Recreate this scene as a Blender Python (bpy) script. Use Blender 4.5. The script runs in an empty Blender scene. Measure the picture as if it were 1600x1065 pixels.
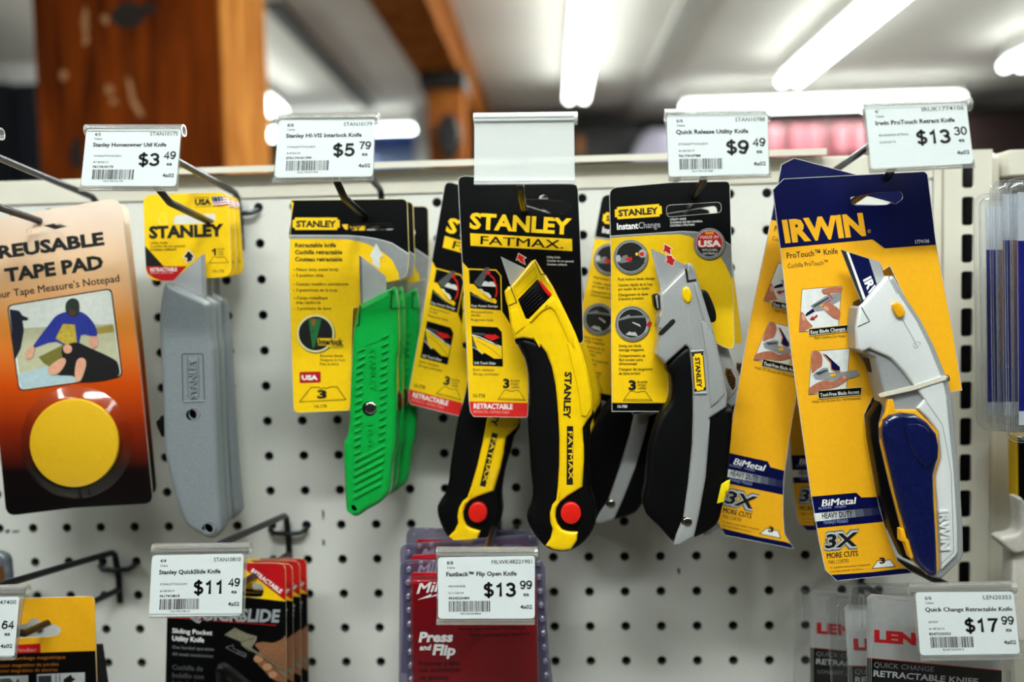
import bpy, bmesh, math, random
from math import sin, cos, pi, radians
from mathutils import Vector, Matrix, Euler
from mathutils.geometry import tessellate_polygon, delaunay_2d_cdt

SC = bpy.context.scene
COL = SC.collection
random.seed(7)

# ------------------------------------------------------------------ camera
F = 1400.0                                   # focal length in pixels of the 1600 px frame
YAW, PITCH, ROLL = 0.0478, 0.0656, -0.0240
BZ = 1.45                                    # height of the first hole row of the pegboard
CAM = Vector((0.2075, -0.6303, BZ - 0.0570))


def _axes():
    cy, sy, cp, sp, cr, sr = cos(YAW), sin(YAW), cos(PITCH), sin(PITCH), cos(ROLL), sin(ROLL)
    B = Matrix(((1, 0, 0), (0, 0, -1), (0, 1, 0)))
    Ry = Matrix(((cy, 0, sy), (0, 1, 0), (-sy, 0, cy)))
    Rx = Matrix(((1, 0, 0), (0, cp, -sp), (0, sp, cp)))
    Rz = Matrix(((cr, -sr, 0), (sr, cr, 0), (0, 0, 1)))
    R = Rz @ Rx @ Ry @ B
    return R[0].copy(), R[1].copy(), R[2].copy()


RT, DN, FW = _axes()
cd = bpy.data.cameras.new('camera')
cam = bpy.data.objects.new('camera', cd)
COL.objects.link(cam)
cd.sensor_width = 36.0
cd.lens = F * 36.0 / 1600.0
cd.clip_start = 0.02
cd.clip_end = 60
cd.dof.use_dof = True
cd.dof.focus_distance = 0.505
cd.dof.aperture_fstop = 3.4
cam.matrix_world = Matrix(((RT.x, -DN.x, -FW.x, CAM.x), (RT.y, -DN.y, -FW.y, CAM.y), (RT.z, -DN.z, -FW.z, CAM.z), (0, 0, 0, 1)))
SC.camera = cam

# ------------------------------------------------------------------ colour management, world
SC.view_settings.view_transform = 'Standard'
SC.view_settings.look = 'None'
SC.view_settings.gamma = 1
SC.view_settings.use_curve_mapping = False
SC.view_settings.exposure = EXPOSURE = 0.0
SC.cycles.transparent_max_bounces = 40
SC.cycles.max_bounces = 8
SC.cycles.sample_clamp_indirect = 6
w = bpy.data.worlds.new('store_air')
SC.world = w
w.use_nodes = True
w.node_tree.nodes['Background'].inputs[0].default_value = (0.75, 0.8, 0.85, 1)
w.node_tree.nodes['Background'].inputs[1].default_value = 0.015

ROOMK = 0.694                                # the room's size against the first guess of a 2.7 m ceiling
CEIL_Z = CAM.z + 1.307 * ROOMK
KEY, SIDE, TUBE_EMIT = 13.0, 1.0, 15.0       # watts of the added key light and the aisle lamps, glow of the tubes


def lamp_light(name, loc, sx, sy, power, parent=None):
    """The light of one ceiling fixture: a downward rectangle the size of its two tubes."""
    ld = bpy.data.lights.new(name, 'AREA')
    ld.shape = 'RECTANGLE'
    ld.size, ld.size_y = sx, sy
    ld.energy = power
    ld.color = (0.97, 1.0, 0.98)
    o = bpy.data.objects.new(name, ld)
    COL.objects.link(o)
    o.location = loc
    return o


# ------------------------------------------------------------------ pixel helpers
def ray(px, py):
    return RT * ((px - 800.0) / F) + DN * ((py - 532.5) / F) + FW


def at(px, py, Y=0.0):
    """The world point of the photograph's pixel on the vertical plane y = Y."""
    d = ray(px, py)
    return CAM + d * ((Y - CAM.y) / d.y)


def at_z(px, py, Z):
    d = ray(px, py)
    return CAM + d * ((Z - CAM.z) / d.z)


def at_x(px, py, X):
    d = ray(px, py)
    return CAM + d * ((X - CAM.x) / d.x)


def crop(ox, oy, k):
    """Points read in an enlarged crop of the photograph, back to photograph pixels."""
    def f(*pts):
        return [(ox + a / k, oy + b / k) for a, b in pts]
    return f


# ------------------------------------------------------------------ materials
def lin(h):
    h = h.lstrip('#')
    out = []
    for i in (0, 2, 4):
        c = int(h[i:i + 2], 16) / 255
        out.append(c / 12.92 if c <= 0.04045 else ((c + 0.055) / 1.055) ** 2.4)
    return tuple(out)


MATS = {}


def mat(name, hexc='#808080', rough=0.5, metal=0.0, noise=0.06, scale=300.0, bump=0.0, bscale=900.0, coat=0.0, spec=0.5, emit=0.0):
    if name in MATS:
        return MATS[name]
    m = bpy.data.materials.new(name)
    m.use_nodes = True
    nt = m.node_tree
    b = nt.nodes['Principled BSDF']
    c = lin(hexc)
    tc = nt.nodes.new('ShaderNodeTexCoord')
    nz = nt.nodes.new('ShaderNodeTexNoise')
    nz.inputs['Scale'].default_value = scale
    nz.inputs['Detail'].default_value = 3
    nt.links.new(tc.outputs['Object'], nz.inputs['Vector'])
    rp = nt.nodes.new('ShaderNodeValToRGB')
    rp.color_ramp.elements[0].position, rp.color_ramp.elements[1].position = 0.3, 0.7
    rp.color_ramp.elements[0].color = tuple(max(0, x * (1 - noise)) for x in c) + (1,)
    rp.color_ramp.elements[1].color = tuple(min(1, x * (1 + noise) + noise * 0.004) for x in c) + (1,)
    nt.links.new(nz.outputs['Fac'], rp.inputs[0])
    nt.links.new(rp.outputs[0], b.inputs['Base Color'])
    b.inputs['Roughness'].default_value = rough
    b.inputs['Metallic'].default_value = metal
    b.inputs['Specular IOR Level'].default_value = spec
    b.inputs['Coat Weight'].default_value = coat
    b.inputs['Coat Roughness'].default_value = 0.08
    if bump:
        n2 = nt.nodes.new('ShaderNodeTexNoise')
        n2.inputs['Scale'].default_value = bscale
        n2.inputs['Detail'].default_value = 2
        nt.links.new(tc.outputs['Object'], n2.inputs['Vector'])
        bp = nt.nodes.new('ShaderNodeBump')
        bp.inputs['Strength'].default_value = bump
        bp.inputs['Distance'].default_value = 0.0006
        nt.links.new(n2.outputs['Fac'], bp.inputs['Height'])
        nt.links.new(bp.outputs[0], b.inputs['Normal'])
    if emit:
        b.inputs['Emission Color'].default_value = c + (1,)
        b.inputs['Emission Strength'].default_value = emit
    MATS[name] = m
    return m


def clear(name, tint='#ffffff', lo=0.05, hi=0.55, rough=0.12, frost=0.0, frost_hex='#e8eaea'):
    """Thin clear plastic: see-through face on, glossy towards its edges, with an optional milky share."""
    if name in MATS:
        return MATS[name]
    m = bpy.data.materials.new(name)
    m.use_nodes = True
    nt = m.node_tree
    nt.nodes.clear()
    out = nt.nodes.new('ShaderNodeOutputMaterial')
    tr = nt.nodes.new('ShaderNodeBsdfTransparent')
    tr.inputs[0].default_value = lin(tint) + (1,)
    gl = nt.nodes.new('ShaderNodeBsdfGlossy')
    gl.inputs['Roughness'].default_value = rough
    gl.inputs['Color'].default_value = (0.9, 0.92, 0.93, 1)
    lw = nt.nodes.new('ShaderNodeLayerWeight')
    lw.inputs['Blend'].default_value = 0.25
    mr = nt.nodes.new('ShaderNodeMapRange')
    mr.inputs['To Min'].default_value = lo
    mr.inputs['To Max'].default_value = hi
    nt.links.new(lw.outputs['Facing'], mr.inputs['Value'])
    nz = nt.nodes.new('ShaderNodeTexNoise')
    nz.inputs['Scale'].default_value = 120
    tc = nt.nodes.new('ShaderNodeTexCoord')
    nt.links.new(tc.outputs['Object'], nz.inputs['Vector'])
    bp = nt.nodes.new('ShaderNodeBump')
    bp.inputs['Strength'].default_value = 0.15
    bp.inputs['Distance'].default_value = 0.0008
    nt.links.new(nz.outputs['Fac'], bp.inputs['Height'])
    nt.links.new(bp.outputs[0], gl.inputs['Normal'])
    mx = nt.nodes.new('ShaderNodeMixShader')
    nt.links.new(mr.outputs[0], mx.inputs[0])
    nt.links.new(tr.outputs[0], mx.inputs[1])
    nt.links.new(gl.outputs[0], mx.inputs[2])
    last = mx
    if frost:
        df = nt.nodes.new('ShaderNodeBsdfDiffuse')
        df.inputs[0].default_value = lin(frost_hex) + (1,)
        m2 = nt.nodes.new('ShaderNodeMixShader')
        m2.inputs[0].default_value = frost
        nt.links.new(mx.outputs[0], m2.inputs[1])
        nt.links.new(df.outputs[0], m2.inputs[2])
        last = m2
    nt.links.new(last.outputs[0], out.inputs[0])
    MATS[name] = m
    return m


# ------------------------------------------------------------------ mesh builder
LAY = 0.00007


def rnd(pts, r, n=4):
    """Round the corners of a polygon; r is one radius or one per corner."""
    out = []
    N = len(pts)
    for i in range(N):
        ri = r[i] if isinstance(r, (list, tuple)) else r
        p = Vector(pts[i][:2])
        a = Vector(pts[i - 1][:2]) - p
        b = Vector(pts[(i + 1) % N][:2]) - p
        if ri <= 0 or a.length < 1e-9 or b.length < 1e-9:
            out.append(tuple(p))
            continue
        t = min(ri, a.length * 0.49, b.length * 0.49)
        p0, p1 = p + a.normalized() * t, p + b.normalized() * t
        for k in range(n + 1):
            s = k / n
            q = p0 * (1 - s) ** 2 + p * 2 * s * (1 - s) + p1 * s * s
            out.append((q.x, q.y))
    return out


def smooth(pts, n=4, closed=True, sharp=()):
    """Catmull-Rom through the points; indices in sharp stay corners."""
    out = []
    N = len(pts)
    rng = range(N if closed else N - 1)
    for i in rng:
        p1, p2 = Vector(pts[i][:2]), Vector(pts[(i + 1) % N][:2])
        p0 = Vector(pts[i - 1][:2]) if (closed or i > 0) else p1
        p3 = Vector(pts[(i + 2) % N][:2]) if (closed or i + 2 < N) else p2
        if i in sharp:
            p0 = p1 * 2 - p2
        if (i + 1) % N in sharp:
            p3 = p2 * 2 - p1
        for k in range(n):
            t = k / n
            q = 0.5 * ((2 * p1) + (p2 - p0) * t + (2 * p0 - 5 * p1 + 4 * p2 - p3) * t * t + (3 * p1 - p0 - 3 * p2 + p3) * t ** 3)
            out.append((q.x, q.y))
    if not closed:
        out.append(tuple(pts[-1][:2]))
    return out


def ell(cx, cy, rx, ry=None, n=28, a0=0.0, rot=0.0):
    ry = rx if ry is None else ry
    c, s = cos(rot), sin(rot)
    return [(cx + rx * cos(t) * c - ry * sin(t) * s, cy + rx * cos(t) * s + ry * sin(t) * c) for t in [a0 + 2 * pi * i / n for i in range(n)]]


def rect(x0, y0, x1, y1):
    return [(x0, y0), (x1, y0), (x1, y1), (x0, y1)]


def bilin(quad, w=1.0, h=1.0):
    """Local (u, v) in a w by h box to pixels of a quad given TL, TR, BR, BL."""
    tl, tr, br, bl = [Vector(q) for q in quad]
    def f(u, v):
        u, v = u / w, v / h
        q = (tl * (1 - u) + tr * u) * (1 - v) + (bl * (1 - u) + br * u) * v
        return (q.x, q.y)
    return f


def area2(pts):
    return sum(pts[i - 1][0] * pts[i][1] - pts[i][0] * pts[i - 1][1] for i in range(len(pts)))


def inset(pts, d):
    """Move a pixel outline inwards by d pixels."""
    N = len(pts)
    sg = 1 if area2(pts) > 0 else -1
    out = []
    for i in range(N):
        p = Vector(pts[i][:2])
        a = p - Vector(pts[i - 1][:2])
        b = Vector(pts[(i + 1) % N][:2]) - p
        if a.length < 1e-9:
            a = b
        if b.length < 1e-9:
            b = a
        na = Vector((-a.y, a.x)).normalized() * sg
        nb = Vector((-b.y, b.x)).normalized() * sg
        m = na + nb
        if m.length < 0.35:
            m = na * 0.7
        else:
            m = m / max(0.55, m.length_squared / 2)
        q = p + m * d
        out.append((q.x, q.y))
    return out


_TXT = {}


def glyphs(s, bold, ext=0.0, res=2):
    key = (s, round(bold, 4), ext, res)
    if key not in _TXT:
        cu = bpy.data.curves.new('t', 'FONT')
        cu.body = s
        cu.offset = bold
        cu.resolution_u = res
        if ext:
            cu.extrude = ext
        o = bpy.data.objects.new('t', cu)
        COL.objects.link(o)
        dg = bpy.context.evaluated_depsgraph_get()
        dg.update()
        me = bpy.data.meshes.new_from_object(o.evaluated_get(dg))
        vs = [tuple(v.co) for v in me.vertices]
        fs = [tuple(p.vertices) for p in me.polygons]
        bpy.data.objects.remove(o)
        bpy.data.curves.remove(cu)
        bpy.data.meshes.remove(me)
        _TXT[key] = (vs, fs)
    return _TXT[key]


def _arc(cx, cy, rx, ry, a0, a1, n=9):
    return [(cx + rx * cos(radians(a0 + (a1 - a0) * i / n)), cy - ry * sin(radians(a0 + (a1 - a0) * i / n))) for i in range(n + 1)]


# numerals of the price labels as pen strokes in a 0.62 wide, 1 high box, y downwards
STROKES = {
    '0': [_arc(.31, .5, .24, .43, 90, 450, 20)],
    '1': [[(.12, .27), (.26, .21), (.36, .07), (.36, 1.0)]],
    '3': [_arc(.29, .29, .21, .22, 165, -75) + _arc(.29, .70, .245, .235, 85, -165, 12)],
    '4': [[(.43, 1.0), (.43, .08), (.07, .70), (.60, .70)]],
    '5': [[(.54, .07), (.17, .07), (.12, .49)] + _arc(.30, .66, .24, .27, 135, -160, 12)],
    '6': [_arc(.31, .30, .22, .23, 20, 110, 6) + [(.09, .45), (.07, .62)] + _arc(.31, .67, .235, .26, 180, 540, 18)],
    '7': [[(.05, .07), (.56, .07), (.38, .45), (.25, 1.0)]],
    '9': [_arc(.31, .70, .22, .23, 200, 290, 6) + [(.53, .55), (.55, .38)] + _arc(.31, .33, .235, .26, 0, -360, 18)],
    '$': [_arc(.31, .30, .22, .20, 25, 200, 8) + [(.22, .45), (.42, .54)] + _arc(.31, .70, .23, .22, 30, -165, 9), [(.31, -.09), (.31, 1.12)]],
}


class MB:
    """Collects shapes, read in pixels on planes y = Y or in world points, into one mesh."""

    def __init__(self, Y=0.0):
        self.Y, self.v, self.f, self.m, self.mats, self.sm = Y, [], [], [], [], []

    def mi(self, m):
        if m not in self.mats:
            self.mats.append(m)
        return self.mats.index(m)

    def pt(self, p, dy=0.0):
        w_ = at(p[0], p[1], self.Y)
        w_.y += dy + (p[2] if len(p) > 2 else 0.0)
        self.v.append(w_)
        return len(self.v) - 1

    def wv(self, p):
        self.v.append(Vector(p))
        return len(self.v) - 1

    def face(self, idx, m, smooth_=False):
        self.f.append(tuple(idx))
        self.m.append(self.mi(m))
        self.sm.append(smooth_)

    def fill(self, loops_idx, loops_pts, m):
        flat = [i for l in loops_idx for i in l]
        fp = [(p[0], p[1]) for l in loops_pts for p in l]
        tris = [tuple(t) for t in tessellate_polygon([[Vector((p[0], p[1], 0)) for p in l] for l in loops_pts])]
        want = abs(area2(loops_pts[0])) - sum(abs(area2(h)) for h in loops_pts[1:])
        got = sum(abs(area2([fp[k] for k in t])) for t in tris)
        if abs(got - want) > 0.02 * abs(want):
            edges, o = [], 0
            for l in loops_pts:
                edges += [(o + i, o + (i + 1) % len(l)) for i in range(len(l))]
                o += len(l)
            vs, _, fs, orig, _, _ = delaunay_2d_cdt([Vector(p) for p in fp], edges, [], 0, 1e-6)
            def inside(p, poly):
                c, j = False, len(poly) - 1
                for i in range(len(poly)):
                    a, b = poly[i], poly[j]
                    if (a[1] > p[1]) != (b[1] > p[1]) and p[0] < (b[0] - a[0]) * (p[1] - a[1]) / (b[1] - a[1]) + a[0]:
                        c = not c
                    j = i
                return c
            tris = []
            ids = []
            for k, q in enumerate(orig):
                if q:
                    ids.append(q[0])
                else:
                    w_ = at(vs[k].x, vs[k].y, self.Y)
                    w_.y = self.v[flat[0]].y
                    flat.append(self.wv(w_))
                    fp.append((vs[k].x, vs[k].y))
                    ids.append(len(flat) - 1)
            for f in fs:
                t = [ids[k] for k in f]
                c = [sum(fp[k][e] for k in t) / len(t) for e in (0, 1)]
                if inside(c, loops_pts[0]) and not any(inside(c, h) for h in loops_pts[1:]):
                    tris.append(tuple(t))
        for t in tris:
            self.face([flat[k] for k in t], m)

    def poly(self, pts, m, layer=1, holes=(), dy=None):
        """A printed flat shape just in front of the plane."""
        d = -layer * LAY if dy is None else dy
        loops = [pts] + list(holes)
        idx = [[self.pt(p, d) for p in l] for l in loops]
        self.fill(idx, loops, m)

    def line(self, pts, wd, m, layer=2, closed=False, dy=None):
        N = len(pts)
        d = -layer * LAY if dy is None else dy
        L, R_ = [], []
        for i in range(N):
            p = Vector(pts[i][:2])
            a = Vector(pts[(i - 1) % N][:2]) if (closed or i > 0) else p
            b = Vector(pts[(i + 1) % N][:2]) if (closed or i < N - 1) else p
            t1, t2 = (p - a), (b - p)
            t1 = t1.normalized() if t1.length else t2.normalized()
            t2 = t2.normalized() if t2.length else t1
            t = t1 + t2
            t = t.normalized() if t.length > 1e-6 else t1
            n = Vector((-t.y, t.x))
            k = 1 / max(0.5, n.dot(Vector((-t1.y, t1.x))))
            L.append(self.pt(tuple(p + n * wd * 0.5 * k), d))
            R_.append(self.pt(tuple(p - n * wd * 0.5 * k), d))
        for i in range(N if closed else N - 1):
            j = (i + 1) % N
            self.face((L[i], L[j], R_[j], R_[i]), m)

    def slab(self, pts, th, m, ms=None, holes=(), back=None):
        """A flat sheet whose front lies on the plane and whose thickness goes to the back."""
        ms = ms or m
        loops = [pts] + list(holes)
        fi = [[self.pt(p) for p in l] for l in loops]
        bi = []
        for l in fi:
            row = []
            for i in l:
                q = self.v[i].copy()
                q.y += th
                row.append(self.wv(q))
            bi.append(row)
        self.fill(fi, loops, m)
        self.fill(bi, loops, back or ms)
        for a, b in zip(fi, bi):
            for i in range(len(a)):
                j = (i + 1) % len(a)
                self.face((a[i], a[j], b[j], b[i]), ms)

    def pillow(self, pts, y0, y1, r, m, steps=4, holes=(), both=True, mt=None, rb=None):
        """A solid with the traced outline between depths y0 (front) and y1 (back), edges rounded by r pixels."""
        rb = r if rb is None else rb
        px = 0.00036 * 1.0
        prof = []
        for k in range(steps + 1):
            a = pi / 2 * k / steps
            prof.append((r * (1 - sin(a)), y0 + r * px * (1 - cos(a)) if r * px * 2 < (y1 - y0) else y0 + (y1 - y0) * 0.5 * (1 - cos(a))))
        if both:
            for k in range(steps, -1, -1):
                a = pi / 2 * k / steps
                prof.append((rb * (1 - sin(a)), y1 - min(rb * px, (y1 - y0) * 0.5) * (1 - cos(a))))
        else:
            prof.append((0, y1))
        rows, rp = [], []
        for off, Y in prof:
            q = inset(pts, off) if off > 1e-6 else pts
            rows.append([self.pt((p[0], p[1], Y - self.Y)) for p in q])
            rp.append(q)
        N = len(pts)
        for k in range(len(rows) - 1):
            for i in range(N):
                j = (i + 1) % N
                self.face((rows[k][i], rows[k][j], rows[k + 1][j], rows[k + 1][i]), m, True)
        hi = []
        for hp, dep, hm in holes:
            a = [self.pt((p[0], p[1], prof[0][1] - self.Y)) for p in hp]
            b = [self.pt((p[0], p[1], prof[0][1] - self.Y + dep)) for p in hp]
            for i in range(len(a)):
                j = (i + 1) % len(a)
                self.face((a[i], a[j], b[j], b[i]), hm)
            self.fill([b], [hp], hm)
            hi.append(a)
        self.fill([rows[0]] + hi, [rp[0]] + [h[0] for h in holes], mt or m)
        self.fill([rows[-1]], [rp[-1]], m)

    def rim(self, pts, wd=0.9, m=None):
        """The pale cut edge of a card."""
        self.line(inset(pts, wd * .5), wd, m or EDGE, closed=True, dy=-.00035)

    def bump(self, pts, h, r, m, steps=2):
        """A raised pad standing h proud of the plane."""
        self.pillow(pts, self.Y - h, self.Y + 0.0003, r, m, steps, both=False)

    def bar(self, a, b, w_, h, m):
        """A raised rib from pixel a to pixel b."""
        d = (Vector(b) - Vector(a)).normalized()
        n = Vector((-d.y, d.x)) * w_ / 2
        a, b = Vector(a), Vector(b)
        self.bump([tuple(a + n), tuple(a - d * w_ * .3), tuple(a - n), tuple(b - n), tuple(b + d * w_ * .3), tuple(b + n)], h, w_ * .42, m)

    def text(self, s, x, y, h, wd, m, ang=0.0, layer=2, bold=0.0, up=None, ext=0.0, dy=None, fn=None):
        """Words starting at pixel (x, y) on the baseline; h = capital height, wd = length, ang = degrees up to the right."""
        if bold > 0 and any(c in s for c in 'Mg'):      # these letters close up when thickened: print them several times instead
            a_ = radians(ang)
            for i, k in enumerate((-1, -.35, .35, 1)):
                e = bold * h / 0.7 * k
                self.text(s, x + cos(a_) * e, y - sin(a_) * e, h, wd, m, ang, layer, 0.0, up, ext, (-layer * LAY if dy is None else dy) - i * .000014, fn)
            return
        vs, fs = glyphs(s, bold, ext)
        if not vs:
            return
        x0, x1 = min(v[0] for v in vs), max(v[0] for v in vs)
        kx, ky = wd / max(1e-6, x1 - x0), h / 0.7
        a = radians(ang)
        ux, uy = cos(a), -sin(a)
        b = radians(90 + ang if up is None else up)
        vx, vy = cos(b), -sin(b)
        d = -layer * LAY if dy is None else dy
        o = len(self.v)
        for v in vs:
            s_, t_ = (v[0] - x0) * kx, v[1] * ky
            p = (x + ux * s_ + vx * t_, y + uy * s_ + vy * t_)
            if fn:
                p = fn(*p)
            self.pt(p, d - (v[2] if ext else 0.0))
        for f in fs:
            self.face([o + i for i in f], m)

    def numerals(self, s, x, y, h, wd, m, pen, fn, layer=1):
        """Price numerals; (x, y) is the lower start corner in the local frame that fn maps to pixels."""
        adv = wd / len(s)
        for k, ch in enumerate(s):
            for st in STROKES[ch]:
                pts = [(x + k * adv + px / .62 * adv * .94, y - h + py * h) for px, py in st]
                L, R_ = [], []
                N = len(pts)
                for i in range(N):
                    p = Vector(pts[i])
                    t1 = (p - Vector(pts[i - 1])).normalized() if i else None
                    t2 = (Vector(pts[i + 1]) - p).normalized() if i < N - 1 else None
                    t = ((t1 or t2) + (t2 or t1)).normalized()
                    n = Vector((-t.y, t.x)) * pen * .5 / max(.6, t.dot(t1 or t2))
                    q = pen * (.86 if ch == '$' and len(st) == 2 else 1)
                    L.append(self.pt(fn(*(p + n * q / pen)), -layer * LAY))
                    R_.append(self.pt(fn(*(p - n * q / pen)), -layer * LAY))
                for i in range(N - 1):
                    self.face((L[i], L[i + 1], R_[i + 1], R_[i]), m)

    def tube(self, pts, r, m, n=10, caps=True):
        """A round bar through world points."""
        pts = [Vector(p) for p in pts]
        N = len(pts)
        rows = []
        ref = None
        for i in range(N):
            t = (pts[min(i + 1, N - 1)] - pts[max(i - 1, 0)]).normalized()
            if ref is None:
                ref = t.orthogonal().normalized()
            ref = (ref - t * ref.dot(t)).normalized()
            b = t.cross(ref)
            rr = r[i] if isinstance(r, (list, tuple)) else r
            rows.append([self.wv(pts[i] + (ref * cos(2 * pi * k / n) + b * sin(2 * pi * k / n)) * rr) for k in range(n)])
        for i in range(N - 1):
            for k in range(n):
                j = (k + 1) % n
                self.face((rows[i][k], rows[i][j], rows[i + 1][j], rows[i + 1][k]), m, True)
        if caps:
            self.face(rows[0][::-1], m)
            self.face(rows[-1], m)

    def box(self, a, b, m):
        x0, y0, z0 = a
        x1, y1, z1 = b
        i = [self.wv(p) for p in ((x0, y0, z0), (x1, y0, z0), (x1, y1, z0), (x0, y1, z0), (x0, y0, z1), (x1, y0, z1), (x1, y1, z1), (x0, y1, z1))]
        for q in ((0, 3, 2, 1), (4, 5, 6, 7), (0, 1, 5, 4), (1, 2, 6, 5), (2, 3, 7, 6), (3, 0, 4, 7)):
            self.face([i[k] for k in q], m)

    def hexa(self, lo, hi, m):
        """A solid between two matching rings of world points."""
        a = [self.wv(p) for p in lo]
        b = [self.wv(p) for p in hi]
        n = len(a)
        self.face(a[::-1], m)
        self.face(b, m)
        for k in range(n):
            self.face((a[k], a[(k + 1) % n], b[(k + 1) % n], b[k]), m)

    def build(self, name, parent=None, angle=35, bevel=0.0):
        loc = Vector((0, 0, 0))
        p = parent
        while p is not None:
            loc += p.location
            p = p.parent
        me = bpy.data.meshes.new(name)
        me.from_pydata([v - loc for v in self.v], [], self.f)
        for m in self.mats:
            me.materials.append(m)
        me.polygons.foreach_set('material_index', self.m)
        me.polygons.foreach_set('use_smooth', self.sm)
        if any(self.sm):
            bm = bmesh.new()
            bm.from_mesh(me)
            bmesh.ops.recalc_face_normals(bm, faces=bm.faces)
            bm.to_mesh(me)
            bm.free()
            me.set_sharp_from_angle(angle=radians(angle))
        me.update()
        o = bpy.data.objects.new(name, me)
        COL.objects.link(o)
        if parent is not None:
            o.parent = parent
        if bevel:
            bv = o.modifiers.new('edge', 'BEVEL')
            bv.width = bevel
            bv.segments = 2
            bv.limit_method = 'ANGLE'
        return o


# ------------------------------------------------------------------ things and parts
def tag(o, label=None, cat=None, group=None, kind=None):
    if label:
        o['label'] = label
    if cat:
        o['category'] = cat
    if group:
        o['group'] = group
    if kind:
        o['kind'] = kind
    return o


def thing(name, loc, label, cat, group=None):
    o = bpy.data.objects.new(name, None)
    COL.objects.link(o)
    o.location = loc
    o.empty_display_size = 0.02
    return tag(o, label, cat, group)


def dup(root, loc, roty=0.0, label=None, group=None, rotz=0.0, rotx=0.0):
    """A copy of a thing with copies of its parts and sub-parts."""
    def cp(o, parent):
        c = o.copy()
        COL.objects.link(c)
        c.parent = parent
        for ch in [k for k in CHILD.get(o.name, ())]:
            cp(ch, c)
        return c
    CHILD = {}
    for o in COL.objects:
        if o.parent is not None:
            CHILD.setdefault(o.parent.name, []).append(o)
    r = cp(root, None)
    r.location = loc
    r.rotation_euler = (rotx, roty, rotz)
    if label:
        r['label'] = label
    if group:
        r['group'] = group
    return r


# common materials
BLACK = mat('black_print', '#050506', 0.5)
INK = mat('black_ink', '#0b0b0c', 0.6)
WHITE = mat('white_print', '#f2f2f0', 0.5)
YEL = mat('yellow_card', '#f6c70a', 0.38, noise=0.03)
RED = mat('red_print', '#cc1414', 0.4)
DARKCARD = mat('black_card', '#020204', 0.38, bump=0.12, bscale=2200, spec=0.2)
EDGE = mat('cut_card_edge', '#c9c9c6', 0.6)
GREYP = mat('grey_print', '#7e8082', 0.4)
LGREYP = mat('light_grey_print', '#b9bcbe', 0.4)
KRAFT = mat('card_edge', '#cfcabd', 0.7)
STEEL = mat('blade_steel', '#c3c5c7', 0.32, metal=0.35, noise=0.08, scale=60)
CHROME = mat('screw_chrome', '#d8d2c8', 0.18, metal=1.0)

# ================================================================== the store
CEILM = mat('ceiling_paint', '#dad4cf', 0.9, noise=0.04, scale=3)
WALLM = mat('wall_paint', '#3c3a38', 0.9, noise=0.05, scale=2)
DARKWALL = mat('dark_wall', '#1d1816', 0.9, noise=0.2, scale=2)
FLOORM = mat('floor_vinyl', '#78736b', 0.5, noise=0.1, scale=5)


def wood(name, dark, light, scale=9.0, rough=0.5):
    m = bpy.data.materials.new(name)
    m.use_nodes = True
    nt = m.node_tree
    b = nt.nodes['Principled BSDF']
    tc = nt.nodes.new('ShaderNodeTexCoord')
    mp = nt.nodes.new('ShaderNodeMapping')
    mp.inputs['Scale'].default_value = (scale, scale, scale * 0.14)
    nt.links.new(tc.outputs['Object'], mp.inputs['Vector'])
    nz = nt.nodes.new('ShaderNodeTexNoise')
    nz.inputs['Scale'].default_value = 3.0
    nz.inputs['Detail'].default_value = 8
    nz.inputs['Distortion'].default_value = 0.6
    nt.links.new(mp.outputs[0], nz.inputs['Vector'])
    rp = nt.nodes.new('ShaderNodeValToRGB')
    rp.color_ramp.elements[0].position, rp.color_ramp.elements[1].position = 0.32, 0.68
    rp.color_ramp.elements[0].color = lin(dark) + (1,)
    rp.color_ramp.elements[1].color = lin(light) + (1,)
    nt.links.new(nz.outputs['Fac'], rp.inputs[0])
    nt.links.new(rp.outputs[0], b.inputs['Base Color'])
    b.inputs['Roughness'].default_value = rough
    b.inputs['Specular IOR Level'].default_value = 0.05
    return m


POSTW = wood('post_wood', '#3e1504', '#84390c', 9, .8)
BEAMW = wood('beam_wood', '#7a3f14', '#a8642c', 5, .8)


def room_box(name, a, b, m):
    s = MB()
    s.box(a, b, m)
    return tag(s.build(name), kind='structure')


X0, X1, Y0, Y1 = -4.6, 5.2, -3.4, CAM.y + 7.48 * ROOMK
room_box('floor', (X0, Y0, -0.1), (X1, Y1, 0), FLOORM)
room_box('ceiling', (X0, Y0, CEIL_Z), (X1, Y1, CEIL_Z + 0.1), CEILM)
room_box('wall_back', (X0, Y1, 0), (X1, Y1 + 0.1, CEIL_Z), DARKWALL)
room_box('wall_front', (X0, Y0 - 0.1, 0), (X1, Y0, CEIL_Z), WALLM)
room_box('wall_left', (X0 - 0.1, Y0, 0), (X0, Y1, CEIL_Z), WALLM)
room_box('wall_right', (X1, Y0, 0), (X1 + 0.1, Y1, CEIL_Z), WALLM)

# battens on the ceiling
s = MB()
a, b = at_z(1078, 0, CEIL_Z), at_z(993, 168, CEIL_Z)
d = (b - a) / (b.y - a.y)
a2 = a - d * 3
s.hexa([a2 + Vector((-.035, 0, -.02)), a2 + Vector((.035, 0, -.02)), a2 + Vector((.035, 0, 0)), a2 + Vector((-.035, 0, 0))],
       [b + Vector((-.035, 0, -.02)), b + Vector((.035, 0, -.02)), b + Vector((.035, 0, 0)), b + Vector((-.035, 0, 0))], mat('batten_paint', '#bdbab6', 0.8))
tag(s.build('trim_1'), kind='structure')
s = MB()
a, b = at_z(426, 0, CEIL_Z), at_z(578, 166, CEIL_Z)
s.hexa([a + Vector((-.03, 0, -.02)), a + Vector((.03, 0, -.02)), a + Vector((.03, 0, 0)), a + Vector((-.03, 0, 0))],
       [b + Vector((-.03, 0, -.02)), b + Vector((.03, 0, -.02)), b + Vector((.03, 0, 0)), b + Vector((-.03, 0, 0))], mat('batten_grey', '#5d5a58', 0.8))
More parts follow.
